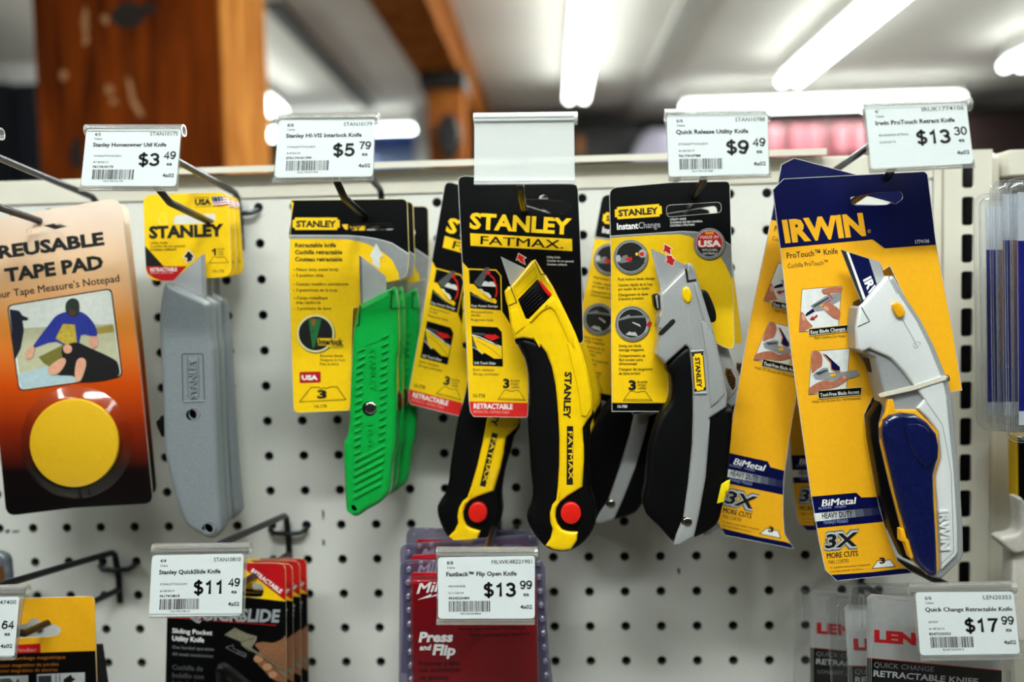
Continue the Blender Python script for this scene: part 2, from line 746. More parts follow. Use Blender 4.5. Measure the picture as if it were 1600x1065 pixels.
tag(s.build('trim_2'), kind='structure')

# timber beam under the ceiling and the posts
BX0, BX1, BZ0 = CAM.x - .6625 * ROOMK, CAM.x - .4475 * ROOMK, CAM.z + 1.047 * ROOMK
room_box('ceiling_beam', (BX0, 0.05, BZ0), (BX1, Y1 - 0.01, CEIL_Z - 0.002), BEAMW)


def at_y_x(px, py, Y):
    return at(px, py, Y)


POST_Y = 0.86
pa, pb = at(58, 140, POST_Y), at(345, 140, POST_Y)
pc = at_x(415, 140, pb.x)
t = thing('timber_post', (0.5 * (pa.x + pb.x), 0.5 * (POST_Y + pc.y), 0), 'broad reddish timber post with knots and scuffs rising behind the pegboard', 'post')
s = MB()
s.box((pb.x + .0003, POST_Y + .002, 0), (pb.x + .004, pc.y, CEIL_Z - .003), wood('lit_side_wood', '#84480f', '#b87832', 12, .8))  # paler wood paints the post's lit side into its colour
s.build('lit_side', t)
KNOT = mat('knot_wood', '#140803', 0.8, noise=0.4, scale=30)
SCUFF = mat('scuffed_wood', '#a9764a', 0.8, noise=0.35, scale=60)
s = MB(POST_Y)
s.box((pa.x, POST_Y, 0), (pb.x, pc.y, CEIL_Z - 0.002), POSTW)
for (cx, cy, rx, ry, m) in ((200, 25, 26, 20, KNOT), (232, 14, 14, 10, KNOT), (120, 240, 10, 26, KNOT), (100, 118, 7, 8, SCUFF), (172, 140, 6, 8, SCUFF), (178, 158, 5, 7, SCUFF), (133, 30, 5, 22, SCUFF), (134, 60, 4, 12, SCUFF), (165, 30, 6, 8, SCUFF)):
    s.poly([(p[0] + random.uniform(-2, 2), p[1] + random.uniform(-2, 2)) for p in ell(cx, cy, rx, ry, 14)], m, dy=-0.0006)
s.poly([(197, 118), (204, 122), (212, 155), (226, 180), (218, 184), (204, 160)], SCUFF, dy=-0.0006)
s.build('shaft', t)

py_ = CAM.y + 4.5 * ROOMK
p0, p1 = at(668, 190, py_), at(724, 190, py_)
t = thing('timber_post', ((p0.x + p1.x) / 2, py_ + .1, 0), 'slim orange timber post carrying the ceiling beam, dark oval box on it', 'post')
s = MB()
s.box((p0.x, py_, 0), (p1.x, py_ + 0.14, BZ0 - .002), BEAMW)
s.build('shaft', t)
s = MB()
c = at(702, 212, py_)
s.box((at(656, 120, py_).x, py_ - .03, at(690, 138, py_).z), (at(726, 120, py_).x, py_ + .17, BZ0 - 0.003), mat('bracket_steel', '#0a0908', 0.5))
s.build('beam_bracket', t)
s = MB(py_ - .06)
s.pillow(ell(702, 212, 17, 34, 20), py_ - .09, py_ - .001, 5, mat('black_box', '#0d0d10', 0.4))
s.build('oval_box', t)

# ------------------------------------------------------------------ ceiling lights
TUBE = mat('fluorescent_tube', '#f4fff8', 0.4, noise=0.0, emit=TUBE_EMIT)
FIXT = mat('fixture_enamel', '#e8e8e4', 0.4)
LAMP_Z = CEIL_Z - .095


def fixture(a, b, label, power, group='ceiling lights', tubes=True):
    """A twin tube strip light between two points under the ceiling."""
    a, b = [Vector((CAM.x + (p[0] - CAM.x) * ROOMK, CAM.y + (p[1] - CAM.y) * ROOMK, LAMP_Z)) for p in (a, b)]
    c = (a + b) / 2
    L = (b - a).length
    ang = math.atan2(b.y - a.y, b.x - a.x)
    t = thing('ceiling_light', (c.x, c.y, CEIL_Z), label, 'ceiling light')
    u = (b - a).normalized()
    n = Vector((-u.y, u.x, 0))
    z = Vector((0, 0, 1))
    s = MB()
    def ring(p, w_, z0, z1):
        return [p + n * (-w_ * ROOMK) + z * (z0 - p.z), p + n * (w_ * ROOMK) + z * (z0 - p.z), p + n * (w_ * ROOMK * .6) + z * (z1 - p.z), p + n * (-w_ * ROOMK) * .6 + z * (z1 - p.z)]
    s.hexa(ring(a, .062, LAMP_Z + .025, CEIL_Z - .001), ring(b, .062, LAMP_Z + .025, CEIL_Z - .001), FIXT)
    s.build('housing', t)
    for k in (-1, 1):
        s = MB()
        s.tube([a + n * .047 * ROOMK * k + z * (LAMP_Z - a.z), b + n * .047 * ROOMK * k + z * (LAMP_Z - b.z)], .024 * ROOMK, TUBE, 12)
        s.build('tube', t)
    l = lamp_light('lamp', (c.x, c.y, LAMP_Z - .03), L * .96, .09, power)
    l.rotation_euler = (0, 0, ang)
    l.parent = t
    l.location = (0, 0, LAMP_Z - .03 - CEIL_Z)
    return t


PW = 13.0
f1 = (0.38, 0)
fixture((0.38, 2.75, 2.6), (0.38, 5.25, 2.6), 'long twin tube ceiling light above the blank tag, pointing into the store', PW)
fixture((0.38, 0.20, 2.6), (0.38, 2.65, 2.6), 'twin tube ceiling light overhead, behind the pegboard', PW)
fixture((0.38, -2.35, 2.6), (0.38, 0.10, 2.6), 'twin tube ceiling light over the aisle, straight above the hanging knives', SIDE)
fixture((-0.70, -0.95, 2.6), (0.60, -0.95, 2.6), 'ceiling light across the aisle, above the yellow and green knives', KEY)  # unseen fixture added to shape the light on the goods
fixture((1.66, 2.4, 2.6), (1.66, 4.95, 2.6), 'bright slanting twin tube ceiling light above the two tags with 9.49 and 13.30', PW)
fixture((1.75, -2.35, 2.6), (1.75, 0.10, 2.6), 'twin tube ceiling light over the aisle near the blue packs', SIDE)
fixture((2.87, 2.2, 2.6), (2.87, 4.75, 2.6), 'twin tube ceiling light cut off by the picture edge above the blue packs', PW)
fixture((-1.58, 3.0, 2.6), (-1.62, 5.35, 2.6), 'ceiling light whose rounded end shows just beside the broad timber post', PW)
fixture((-1.60, -2.35, 2.6), (-1.60, 0.10, 2.6), 'twin tube ceiling light over the aisle near the orange tape pads', SIDE)
ty = CAM.y + 6.35                       # first-guess distances, scaled with the room in fixture()
xa, xb, xc = at(1068, 170, ty).x, at(1280, 170, ty).x, at(1500, 165, ty).x
fixture((xa, ty, 2.6), (xb, ty, 2.6), 'ceiling light across the store just above the tag with 9.49', PW)
fixture((xb + .02, ty, 2.6), (xc, ty, 2.6), 'ceiling light across the store, partly behind the tag with 13.30', PW)
ty = CAM.y + 6.9
fixture((at(414, 195, ty).x, ty, 2.6), (at(646, 190, ty).x, ty, 2.6), 'ceiling light across the store behind the tag with 5.79', PW)

# ------------------------------------------------------------------ far side of the store, seen over the shelving
def far_panel(name, px0, py0, px1, py1, Y, depth, hexc, label, cat, rough=0.5):
    a, b = at(px0, py1, Y), at(px1, py0, Y)
    t = thing(name, ((a.x + b.x) / 2, Y + depth / 2, 0), label, cat)
    return t, a, b, mat(name + hexc, hexc, rough)


FY = Y1 - 0.45
t, a, b, m = far_panel('blue_sign_rack', 575, 206, 652, 262, FY, .3, '#0b3f8e', 'blue display rack with pale lower shelf beyond the tag with 5.79', 'display rack')
s = MB(); s.box((a.x, FY, at(600, 232, FY).z), (b.x, FY + .3, b.z), m); s.build('header_panel', t)
s = MB(); s.box((a.x, FY + .05, 0), (b.x, FY + .3, at(600, 232, FY).z), mat('rack_pale', '#7d93bd', 0.6)); s.build('shelf_body', t)
t, a, b, m = far_panel('white_column', 649, 128, 668, 262, FY - .1, .08, '#a9aaa8', 'narrow pale column beside the blue display rack', 'column')
s = MB(); s.box((a.x, FY - .1, 0), (b.x, FY - .02, b.z), m); s.build('column_shaft', t)
t, a, b, m = far_panel('red_display_rack', 1185, 186, 1362, 262, FY - .2, .3, '#4a0a12', 'red display rack with shiny upright panels beyond the tag with 9.49', 'display rack')
s = MB(); s.box((a.x, FY - .15, 0), (b.x, FY + .1, b.z), m); s.build('rack_body', t)
HILITE = mat('painted_highlight', '#6e3a40', 0.3)  # paler upright strips stand in for highlights on the red rack
for q in (1210, 1250, 1272, 1318, 1345):
    s = MB(); u, v = at(q - 9, 236, FY - .2), at(q + 9, 196, FY - .2)
    s.box((u.x, FY - .19, u.z), (v.x, FY - .151, v.z), HILITE); s.build('highlight_strip', t)
t, a, b, m = far_panel('dark_display_rack', 775, 190, 1000, 262, FY, .4, '#060509', 'dark shelving with one amber pack beyond the blank tag', 'display rack')
s = MB(); s.box((a.x, FY, 0), (b.x, FY + .4, b.z), m); s.build('rack_body', t)
s = MB(); u, v = at(900, 240, FY - .05), at(912, 212, FY - .05); s.box((u.x, FY - .05, u.z), (v.x, FY - .001, v.z), mat('amber_pack', '#9a5a08', .5)); s.build('amber_pack', t)
t, a, b, m = far_panel('pale_display_bin', 992, 204, 1060, 262, FY - .3, .3, '#8f8a9a', 'pale lavender bin beyond the gap between blank tag and tag with 9.49', 'bin')
s = MB(FY - .3); s.pillow(smooth([(990, 262), (996, 228), (1010, 206), (1035, 203), (1060, 215), (1066, 262)]), FY - .3, FY - .02, 5, m); s.build('bin_body', t)
t, a, b, m = far_panel('dark_brown_cabinet', 1500, 172, 1640, 262, FY - .2, .4, '#1c0b0a', 'dark brown cabinet beyond the blue packs', 'cabinet')
s = MB(); s.box((a.x, FY - .2, 0), (b.x, FY + .3, b.z), m); s.build('cabinet_body', t)
gy = 2.2
t, a, b, m = far_panel('white_garment_rack', -40, 92, 66, 300, gy, .3, '#f0f0ee', 'pale rack with dark upright boards showing past the broad timber post', 'rack')
s = MB(); s.box((a.x, gy + .04, 0), (b.x, gy + .3, b.z), m); s.build('rack_body', t)
for (q0, q1, w0) in ((-20, 12, 128), (30, 58, 130)):
    s = MB(); u, v = at(q0, 290, gy), at(q1, w0, gy); s.box((u.x, gy, 0.9), (v.x, gy + .039, v.z), mat('navy_board', '#10141f', .6)); s.build('dark_board', t)

# ================================================================== shelving bay with the pegboard
PEGP = mat('pegboard_paint', '#d6d6d1', 0.55, noise=0.03, scale=500, bump=0.08, bscale=700)
RAILP = mat('shelving_enamel', '#d6d1c4', 0.45, noise=0.03, scale=40)
HOLE = mat('hole_edge', '#3a3733', 0.9)
VOID = mat('shade_black', '#060606', 0.9)  # near-black in place of the shade inside holes and slots
P_ = 0.0254
bay = thing('shelving_bay', (0.16, 0.2, 0), 'cream shelving bay faced with a white perforated pegboard and slotted upright', 'shelving')
s = MB()
C0, C1 = -16, 18
seam = BZ + 0.0058
xl, xr = (C0 - .5) * P_, at(1456, 400).x
n = 16
for c in range(C0, C1 + 1):
    for r in range(0, 19):
        cx, cz = c * P_, BZ - r * P_
        x0_, x1_ = cx - P_ / 2, min(cx + P_ / 2, xr)
        z1_, z0_ = (seam if r == 0 else cz + P_ / 2), cz - P_ / 2
        if x1_ <= cx + .004:
            continue
        ring, back, sq = [], [], []
        for k in range(n):
            a = 2 * pi * (k + .5) / n
            ring.append(s.wv((cx + .0033 * cos(a), 0, cz + .0033 * sin(a))))
            back.append(s.wv((cx + .0033 * cos(a), .005, cz + .0033 * sin(a))))
            ca, sa = cos(a), sin(a)
            tx = (x1_ - cx if ca > 0 else cx - x0_) / max(abs(ca), 1e-6)
            tz = (z1_ - cz if sa > 0 else cz - z0_) / max(abs(sa), 1e-6)
            kk = min(tx, tz)
            sq.append((cx + kk * ca, 0, cz + kk * sa))
        cor = [(x1_, 0, z1_), (x0_, 0, z1_), (x0_, 0, z0_), (x1_, 0, z0_)]
        qi = [s.wv(p) for p in sq]
        ci = [s.wv(p) for p in cor]
        for k in range(n):
            j = (k + 1) % n
            s.face((ring[k], ring[j], back[j], back[k]), HOLE)
            p, q = sq[k], sq[j]
            sp = abs(p[0] - q[0]) > 1e-7 and abs(p[2] - q[2]) > 1e-7
            if sp:
                best = min(range(4), key=lambda e: (cor[e][0] - p[0]) ** 2 + (cor[e][2] - p[2]) ** 2 + (cor[e][0] - q[0]) ** 2 + (cor[e][2] - q[2]) ** 2)
                s.face((ring[k], qi[k], ci[best], qi[j], ring[j]), PEGP)
            else:
                s.face((ring[k], qi[k], qi[j], ring[j]), PEGP)
zb = BZ - 18.5 * P_
SMUDGE = mat('black_smudge', '#23201e', 0.9)
for q in ([(1058, 888), (1062, 887), (1063, 894), (1060, 898)], [(504, 842), (507, 843), (508, 851), (504, 852)], [(8, 829), (14, 826), (16, 831), (9, 833)], [(19, 829), (31, 828), (30, 831), (20, 832)], [(503, 796), (506, 797), (506, 808), (504, 809)], [(504, 812), (505, 800), (507, 801), (506, 811)]):
    s.poly(q, SMUDGE, 1)
s.build('pegboard', bay)
s = MB()
s.box((xl, .05, 0.1), (xr, .06, seam + .02), VOID)
s.build('back_panel', bay)
s = MB()
railtop = BZ + 0.0235
s.box((xl, -.0015, seam + .0006), (xr, .03, railtop), RAILP)
s.build('top_rail', bay, bevel=.0008)
# loose trim strip lying along the rail, its lip hanging over the front
la, lb = at(150, 266.5, -.012), at(1292, 231.5, -.012)
s = MB()
z = Vector((0, 0, 1)); yy = Vector((0, 1, 0))
def strip_ring(p):
    return [p + Vector((0, 0, -.0042)), p + Vector((0, 0, 0)), p + Vector((0, .034, .0012)), p + Vector((0, .034, .0002)), p + Vector((0, .0012, -.0009)), p + Vector((0, .0012, -.0042))]
lc = at(1294, 233, -.008)
s.hexa(strip_ring(la), strip_ring(lb), RAILP)
s.build('trim_strip', bay)
# slotted upright
ux0, ux1 = at(1475, 420, -.004).x, at(1549, 420, -.004).x
utop = at(1500, 234.5, -.004).z
s = MB(-.004)
sx0, sx1 = at(1502, 420, -.004).x, at(1521, 420, -.004).x
def onplane(x, z_, Y=-.004):
    d = Vector((x, Y, z_)) - CAM
    k = d.dot(FW)
    return (800 + F * d.dot(RT) / k, 532.5 + F * d.dot(DN) / k)
zs = [at(1511, yc, -.004).z for yc in (272, 329.5)]
pit = 0.0252
holes = []
ze = at(1511, 840, -.004).z
for k in range(0, 20):
    zc = zs[1] + pit - k * pit
    if k == 0:
        z1_, z0_ = zc + .0097, zc - .0097
    zz1, zz0 = zc + .0097, zc - .0097
    holes.append(rnd([onplane(sx0, zz1), onplane(sx1, zz1), onplane(sx1, zz0), onplane(sx0, zz0)], 5, 3))
s.slab([onplane(ux0, utop), onplane(ux1, utop), onplane(ux1, zb), onplane(ux0, zb)], .002, RAILP, RAILP, holes)
s.box((ux0 + .0001, -.002, zb), (sx0 - .010, .03, utop - .0003), RAILP)
s.box((sx1 + .0085, -.002, zb), (ux1 - .0001, .03, utop - .0003), RAILP)
s.box((sx0 - .010, .028, zb), (sx1 + .0085, .03, utop - .0003), VOID)
s.box((sx0 - .010, -.0018, zb), (sx0 - .0095, .028, utop - .0003), VOID)  # black liners stand in for shade inside the upright
s.box((sx1 + .008, -.0018, zb), (sx1 + .0085, .028, utop - .0003), VOID)
s.build('slotted_upright', bay)
s = MB()
s.box((xr + .0006, -.001, zb), (ux0 - .0006, .03, utop - .002), RAILP)
s.build('edge_trim', bay)
bay2 = thing('shelving_bay', (ux1 + .3, .1, 0), 'second cream shelving bay behind the blue clear packs, beside the slotted upright', 'shelving')
s = MB()
s.box((ux1 + .0005, 0.004, zb), (at(1568, 420).x, .03, at(1560, 236).z), RAILP)
s.build('corner_post', bay2, bevel=.004)
s = MB()
s.box((at(1573, 250).x, -.004, at(1590, 274.5).z), (at(1573, 250).x + .5, .03, at(1590, 235).z), RAILP)
s.build('top_rail', bay2, bevel=.0008)
s = MB()
s.box((at(1569, 420).x, .012, zb), (at(1573, 250).x + .5, .03, at(1590, 276).z), RAILP)
s.build('back_panel', bay2)

# ================================================================== wire hooks and price tags
WIRE = mat('hook_wire', '#4a4c50', 0.28, metal=0.9, noise=0.15, scale=200)
WIREB = mat('hook_wire_dark', '#1d1f24', 0.35, metal=0.6, noise=0.15, scale=200)
TAGY = -0.156
TAGP = clear('tag_plastic', '#f2f3f2', 0.10, 0.75, 0.18, frost=0.16, frost_hex='#d8d4cf')
TAGM = clear('tag_plastic_milky', '#ffffff', 0.10, 0.5, 0.2, frost=0.62, frost_hex='#e9edec')
PAPER = mat('tag_paper', '#dbe2e4', 0.55, noise=0.015, scale=800)
HOOKS = {}


def hook(key, col, row, tip, label, m=WIREB, rise=0.017, reach=0.135, lat=0.0):
    """A two-wire scan hook: a price-tag wire above, a goods wire below, plugged into two pegboard holes."""
    x, z = (col + .5) * P_, BZ - row * P_
    t = thing('wire_hook', (x, 0, z), label, 'hook', 'double wire hooks on the pegboard')
    h = P_ / 2
    s = MB()
    s.tube([(x - h, .02, z + .002), (x - h, .004, z), (x - h, -.004, z - .0022), (x - h + .003, -.0062, z - .004), (x, -.0066, z - .0046), (x + h - .003, -.0062, z - .004), (x + h, -.004, z - .0022), (x + h, .004, z), (x + h, .02, z + .002)], .0019, m, 10)
    s.build('crossbar', t)
    e = Vector(at(tip[0], tip[1], TAGY + .006))
    b = Vector((x, -.010, z + .0095))
    d = (e - b).normalized()
    s = MB()
    s.tube([e, e - d * .002, b + d * .006, b + d * .002 + Vector((0, .001, 0)), Vector((x, -.0065, z + .007)), Vector((x, -.005, z + .002)), Vector((x, -.0028, z - .010)), Vector((x, -.0025, z - .030))], .0022, m, 12)
    s.build('tag_wire', t)
    s = MB()
    y2 = -reach
    s.tube([(x, -.003, z - .020), (x, -.010, z - .0195), (x + lat * .5, y2 * .6, z - .020 + rise * .52), (x + lat * .85, y2 * .88, z - .020 + rise * .8), (x + lat, y2, z - .020 + rise * 1.25), (x + lat, y2 - .0015, z - .020 + rise * 1.25 + .001)], [.0022] * 5 + [.0012], WIRE if m is WIRE else m, 12)
    s.build('goods_wire', t)
    HOOKS[key] = (x, z)
    return t


hook('pad', -4.5 - .5, 0, (-78, 214), 'double wire hook carrying the orange reusable tape pads', WIRE)
hook('grey', -1, 0, (209, 214), 'double wire hook carrying the grey knives with yellow header cards', WIRE)
hook('green', 3, 0, (507, 196), 'double wire hook carrying the green knives')
hook('yellow', 7, 0, (818, 195), 'double wire hook carrying the yellow and black knives', WIRE, 0.012)
hook('silver', 11, 0, (1119, 190), 'double wire hook carrying the silver and black knives', WIRE, 0.02)
hook('blue', 15, 0, (1430, 178), 'double wire hook carrying the blue headed packs below the tag with 13.30', WIRE, 0.02)
hook('slide', 0, 9, (312, 864), 'double wire hook carrying the black and red slide knife packs')
hook('red', 6, 9, (759, 868), 'double wire hook carrying the red clear-edged packs', WIRE)
hook('lenox', 16, 10, (1500, 924), 'double wire hook carrying the white and black clear packs')
hook('stud', -5, 10, (-40, 926), 'double wire hook carrying the yellow and black finder pack')


BARS = [3, 1, 1, 2, 1, 1, 2, 2, 3, 1, 1, 1, 2, 3, 1, 2, 2, 1, 3, 1, 1, 2, 1, 3, 2, 1, 1, 2, 3, 1, 2, 1, 1, 3, 1, 2, 2, 1, 1, 3, 2, 1, 1, 2, 3, 1]


def price_tag(label, hold, lab=None, f=None, plastic=None, seed=0, tube_end=True):
    """A clear flip-up holder on the tag wire with its printed paper label."""
    plastic = plastic or TAGP
    c = at((hold[0][0] + hold[1][0]) / 2, (hold[0][1] + hold[1][1]) / 2, TAGY)
    t = thing('price_tag', c, label, 'price tag', 'price tags on the tag wires')
    H = bilin(hold)
    s = MB(TAGY)
    s.slab(rnd(list(hold), 1.5, 2), .0010, plastic)
    s.build('holder_plate', t)
    for v0, v1, dd in ((0.0, .035, -.0016), (.055, .085, -.0013), (.935, .958, -.0016), (.972, 1.0, -.0018)):
        s = MB(TAGY)
        q = [H(0, v0), H(1, v0), H(1, v1), H(0, v1)]
        s.pillow(q, TAGY + dd, TAGY - .0002, .6, plastic, 2)
        s.build('holder_rail', t)
    s = MB()
    a, b = at(*H(-.005, .055), TAGY + .004), at(*H(1.0, .055), TAGY + .004)
    b2 = b + (b - a).normalized() * .0018
    n = 12
    rows = []
    for p in (a, b2):
        for rr in (.0034, .0026):
            rows.append([s.wv(p + Vector((0, cos(2 * pi * k / n), sin(2 * pi * k / n))) * rr) for k in range(n)])
    for k in range(n):
        j = (k + 1) % n
        s.face((rows[0][k], rows[0][j], rows[2][j], rows[2][k]), plastic, True)
        s.face((rows[1][k], rows[1][j], rows[3][j], rows[3][k]), plastic, True)
        s.face((rows[2][k], rows[2][j], rows[3][j], rows[3][k]), plastic)
        s.face((rows[0][k], rows[0][j], rows[1][j], rows[1][k]), plastic)
    s.build('hinge_tube', t)
    if not lab:
        return t
    B = bilin(lab, 613, 385)
    s = MB(TAGY - .0013)
    pts = rnd(rect(0, 0, 613, 385), 24, 5)
    s.slab([B(*p) for p in pts], .0003, PAPER, PAPER)
    def tx(st, x, w_, base, h, bold=0.0, m=BLACK):
        vs, fs = glyphs(st, bold)
        s.text(st, x, base, h, w_, m, bold=bold, layer=1, fn=B)
    frac, sku, name, vendor, date, code, dollars, cents = f
    tx(frac, 57, 40 if len(frac) > 2 else 22, 45, 21, .012)
    tx('TARA', 57, 53, 72, 12, .008)
    wsku = {9: 180, 8: 175}.get(len(sku), 255)
    tx(sku, 595 - wsku, wsku, 45, 25, .004)
    tx(name[0], 53, name[1], 118, 26, .030)
    tx(vendor, 66, 13 * len(vendor) * .92, 188, 13, .004)
    tx(date, 66, 10.5 * len(date), 230, 13, .004)
    if code:
        tx(code, 64, 134 if len(code) < 12 else 160, 263, 15, .03)
        rg = random.Random(seed)
        x, k = 68.0, 0
        while x < 330:
            bw = rg.choice(BARS) * 2.3
            s.poly([B(*p) for p in rect(x, 274, min(x + bw, 334), 341)], BLACK, 1)
            x += bw + rg.choice((2.6, 2.6, 4.4, 6.0))
        tx(code, 140, 130, 359, 12, .004)
    x0 = {2: 355, 3: 288}[len(dollars)]
    s.numerals(dollars, x0, 248, 84, 498 - x0, BLACK, 17.5, B)
    s.numerals(cents, 518, 203, 52, 80, BLACK, 9.5, B)
    tx('ea', 540, 36, 246, 25, .02)
    tx('4a02', 520, 76, 324, 24, .02)
    s.build('paper_label', t)
    return t


price_tag('price tag reading 3.49 above the grey knives', [(136.6, 198.6), (283, 198.6), (277, 298.6), (124, 298.6)], [(135, 202), (283, 201.4), (274.6, 290.7), (126.2, 290.1)],
          ('4/5', 'STAN10175', ('Stanley Homeowner Util Knife', 475), 'STANLEYTOOLSDIV', '8/18/2013', '7617410175', '$3', '49'), seed=1)
price_tag('price tag reading 5.79 above the green knives', [(435.2, 181.4), (587.3, 180.1), (583, 282.8), (426.3, 285.3)], [(435.7, 187.7), (586, 185.7), (582.2, 275.2), (428.9, 277.2)],
          ('8/8', 'STAN10179', ('Stanley HI-VIS Interlock Knife', 480), 'STANLEYTOOLSDIV', '5/9/2014', '076174101799', '$5', '79'), seed=2)
price_tag('blank milky price tag holder without a label above the yellow and black knives', [(741.1, 180.6), (896.8, 178.7), (898.2, 287.6), (740.8, 288.6)], plastic=TAGM)
price_tag('price tag reading 9.49 above the silver and black knives', [(1038.9, 174.6), (1196.6, 174), (1204.8, 277.5), (1045, 283)], [(1041.7, 180.3), (1199.4, 178), (1201.4, 273.2), (1045, 276)],
          ('6/6', 'STAN10788', ('Quick Release Utility Knife', 440), 'STANLEYTOOLSDIV', '6/18/2013', '7617410788', '$9', '49'), seed=3)
price_tag('price tag reading 13.30 above the blue headed packs', [(1346.8, 163.4), (1509.6, 157.7), (1522.3, 262), (1358.9, 270.4)], [(1351.3, 166.2), (1509.6, 160), (1521.4, 254.9), (1361.7, 264.8)],
          ('4/', 'IRUK1774106', ('Irwin ProTouch Retract Knife', 478), 'IRWININDUSTRIAL', '3/25/2014', '', '$13', '30'), seed=4)
price_tag('price tag reading 11.49, its paper slipping out, over the black slide knife packs', [(240.7, 852), (387, 849.9), (381.4, 963), (235.5, 963.5)], [(237.6, 867.5), (380.6, 864.9), (377.5, 960.9), (232.4, 963.5)],
          ('4/4', 'STAN10810', ('Stanley QuickSlide Knife', 410), 'STANLEYTOOLSDIV', '6/18/2013', '7617410810', '$11', '49'), seed=5)
price_tag('price tag reading 13.99 over the red packs', [(683.4, 856.7), (835.4, 856.7), (835.9, 974.2), (682.1, 974.2)], [(684, 870.7), (835.7, 868.2), (835.7, 966), (684.8, 966.3)],
          ('8/8', 'MLWK48221901', ('Fastback™ Flip Open Knife', 445), 'MILWAUKEE', '2/11/2014', '4524220484', '$13', '99'), seed=6)
price_tag('price tag reading 17.99 over the white and black clear packs', [(1419.5, 913.9), (1578.6, 910.4), (1597.6, 1027.9), (1437.3, 1030.3)], [(1430.2, 925.1), (1583.4, 924.2), (1594, 1020.8), (1438, 1023.2)],
          ('6/6', 'LEN20353', ('Quick Change Retractable Knife', 540), 'LENOX', '6/18/2013', '8247220353', '$17', '99'), seed=7)
price_tag('price tag half cut off by the picture edge, its cents reading 64', [(-112, 919), (40, 915), (24.5, 1029), (-128, 1032)], [(-122, 935), (30.5, 932), (21.9, 1026.3), (-130, 1028.5)],
          ('4/4', 'LEN47400', ('Stud Finder Magnetic', 400), 'LENOX', '6/18/2013', '8247247400', '$10', '64'), seed=8)
price_tag('price tag holder of which only the curled clip end shows, over the tape pads', [(-150, 206), (-2, 204), (-10, 300), (-160, 302)])

# ================================================================== helpers for packages
CARDTH = 0.0006


def trapz(s, q, m, wd=1.0, fill=None):
    """The blade-shaped outline printed on the packs: TL, TR, BR, BL pixel corners."""
    B = bilin(q)
    pts = [B(0, 0), B(.30, 0), B(.38, .10), B(.44, .12), B(.50, 0.02), B(.56, .12), B(.62, .10), B(.70, 0), B(1, 0), B(1, 1), B(0, 1)]
    if fill:
        s.poly(pts, fill, 2)
    s.line(pts, wd, m, 3, closed=True)


def badge(s, q, m, mt, text='STANLEY', lay=2):
    """A notched name plate with the maker's word in it."""
    B = bilin(q)
    a, b = .05, .18
    s.poly([B(0, b), B(a, b), B(a, 0), B(1 - a, 0), B(1 - a, b), B(1, b), B(1, 1 - b), B(1 - a, 1 - b), B(1 - a, 1), B(a, 1), B(a, 1 - b), B(0, 1 - b)], m, lay)
    p, r = Vector(B(.075, .76)), Vector(B(.925, .76))
    d = r - p
    s.text(text, p.x, p.y, (Vector(B(0, 1)) - Vector(B(0, 0))).length * .5, d.length, mt, math.degrees(math.atan2(-d.y, d.x)), lay + 1, .045)


def arrow(s, pts, m, edge=None, lay=2, wd=2.0):
    if edge:
        s.poly(inset(pts, -wd), edge, lay)
    s.poly(pts, m, lay + 1)


PLAST = mat('black_plastic', '#030304', 0.42, bump=0.05, spec=0.25)
RUBBER = mat('black_rubber', '#020203', 0.45, bump=0.1, bscale=1500, spec=0.2)
SKIN = mat('skin_print', '#b06a50', 0.5, noise=0.12, scale=400)
SKIN2 = mat('skin_light_print', '#d39a80', 0.5, noise=0.1, scale=400)
SKYP = mat('pale_sky_print', '#d9dcd6', 0.5)


# ------------------------------------------------------------------ orange tape pads
def grad(name, stops, rough=0.3):
    """Printed colour running down the card; stops are (height above the card's hook point in metres, colour)."""
    m = bpy.data.materials.new(name)
    m.use_nodes = True
    nt = m.node_tree
    b = nt.nodes['Principled BSDF']
    tc = nt.nodes.new('ShaderNodeTexCoord')
    sp = nt.nodes.new('ShaderNodeSeparateXYZ')
    nt.links.new(tc.outputs['Object'], sp.inputs[0])
    mr = nt.nodes.new('ShaderNodeMapRange')
    lo, hi = stops[0][0], stops[-1][0]
    mr.inputs['From Min'].default_value = lo
    mr.inputs['From Max'].default_value = hi
    nt.links.new(sp.outputs['Z'], mr.inputs['Value'])
    rp = nt.nodes.new('ShaderNodeValToRGB')
    el = rp.color_ramp.elements
    while len(el) < len(stops):
        el.new(0.5)
    for e, (h, c) in zip(el, stops):
        e.position = (h - lo) / (hi - lo)
        e.color = lin(c) + (1,)
    nt.links.new(mr.outputs[0], rp.inputs[0])
    nt.links.new(rp.outputs[0], b.inputs['Base Color'])
    b.inputs['Roughness'].default_value = rough
    return m


Y = -0.078
c = at(80, 355, Y)
PADP = grad('tape_pad_print', [(at(80, 800, Y).z - c.z, '#050304'), (at(80, 735, Y).z - c.z, '#0c0404'), (at(80, 668, Y).z - c.z, '#7a1e04'), (at(80, 600, Y).z - c.z, '#c24608'), (at(80, 500, Y).z - c.z, '#d98838'), (at(80, 420, Y).z - c.z, '#e9bd92'), (at(80, 330, Y).z - c.z, '#f3dccb')])
pad = thing('tape_pad_pack', c, 'orange and black tape pad card with a big yellow disc, frontmost', 'tape pad', 'reusable tape pads')
s = MB(Y)
slot = rnd([(41, 358), (112, 343), (113, 352), (43, 368)], 5)
s.slab(rnd([(-22, 344), (188, 308), (217, 560), (239, 786), (114, 793), (10, 806), (-6, 640)], [12, 22, 0, 14, 0, 16, 0], 5), CARDTH, PADP, KRAFT, [slot])
s.text('REUSABLE', -2, 403.5, 19, 167, INK, 7.6, 2, .045)
s.text('TAPE PAD', 9, 440, 20, 155, INK, 8, 2, .045)
s.text("Your Tape Measure’s Notepad", -16, 468, 11.5, 205, INK, 8, 2, .01)
q = [(13, 478), (173, 452), (190, 587), (31, 609)]
s.poly(rnd(inset(q, -2), 9), BLACK, 1)
s.poly(rnd(q, 8), SKYP, 2)
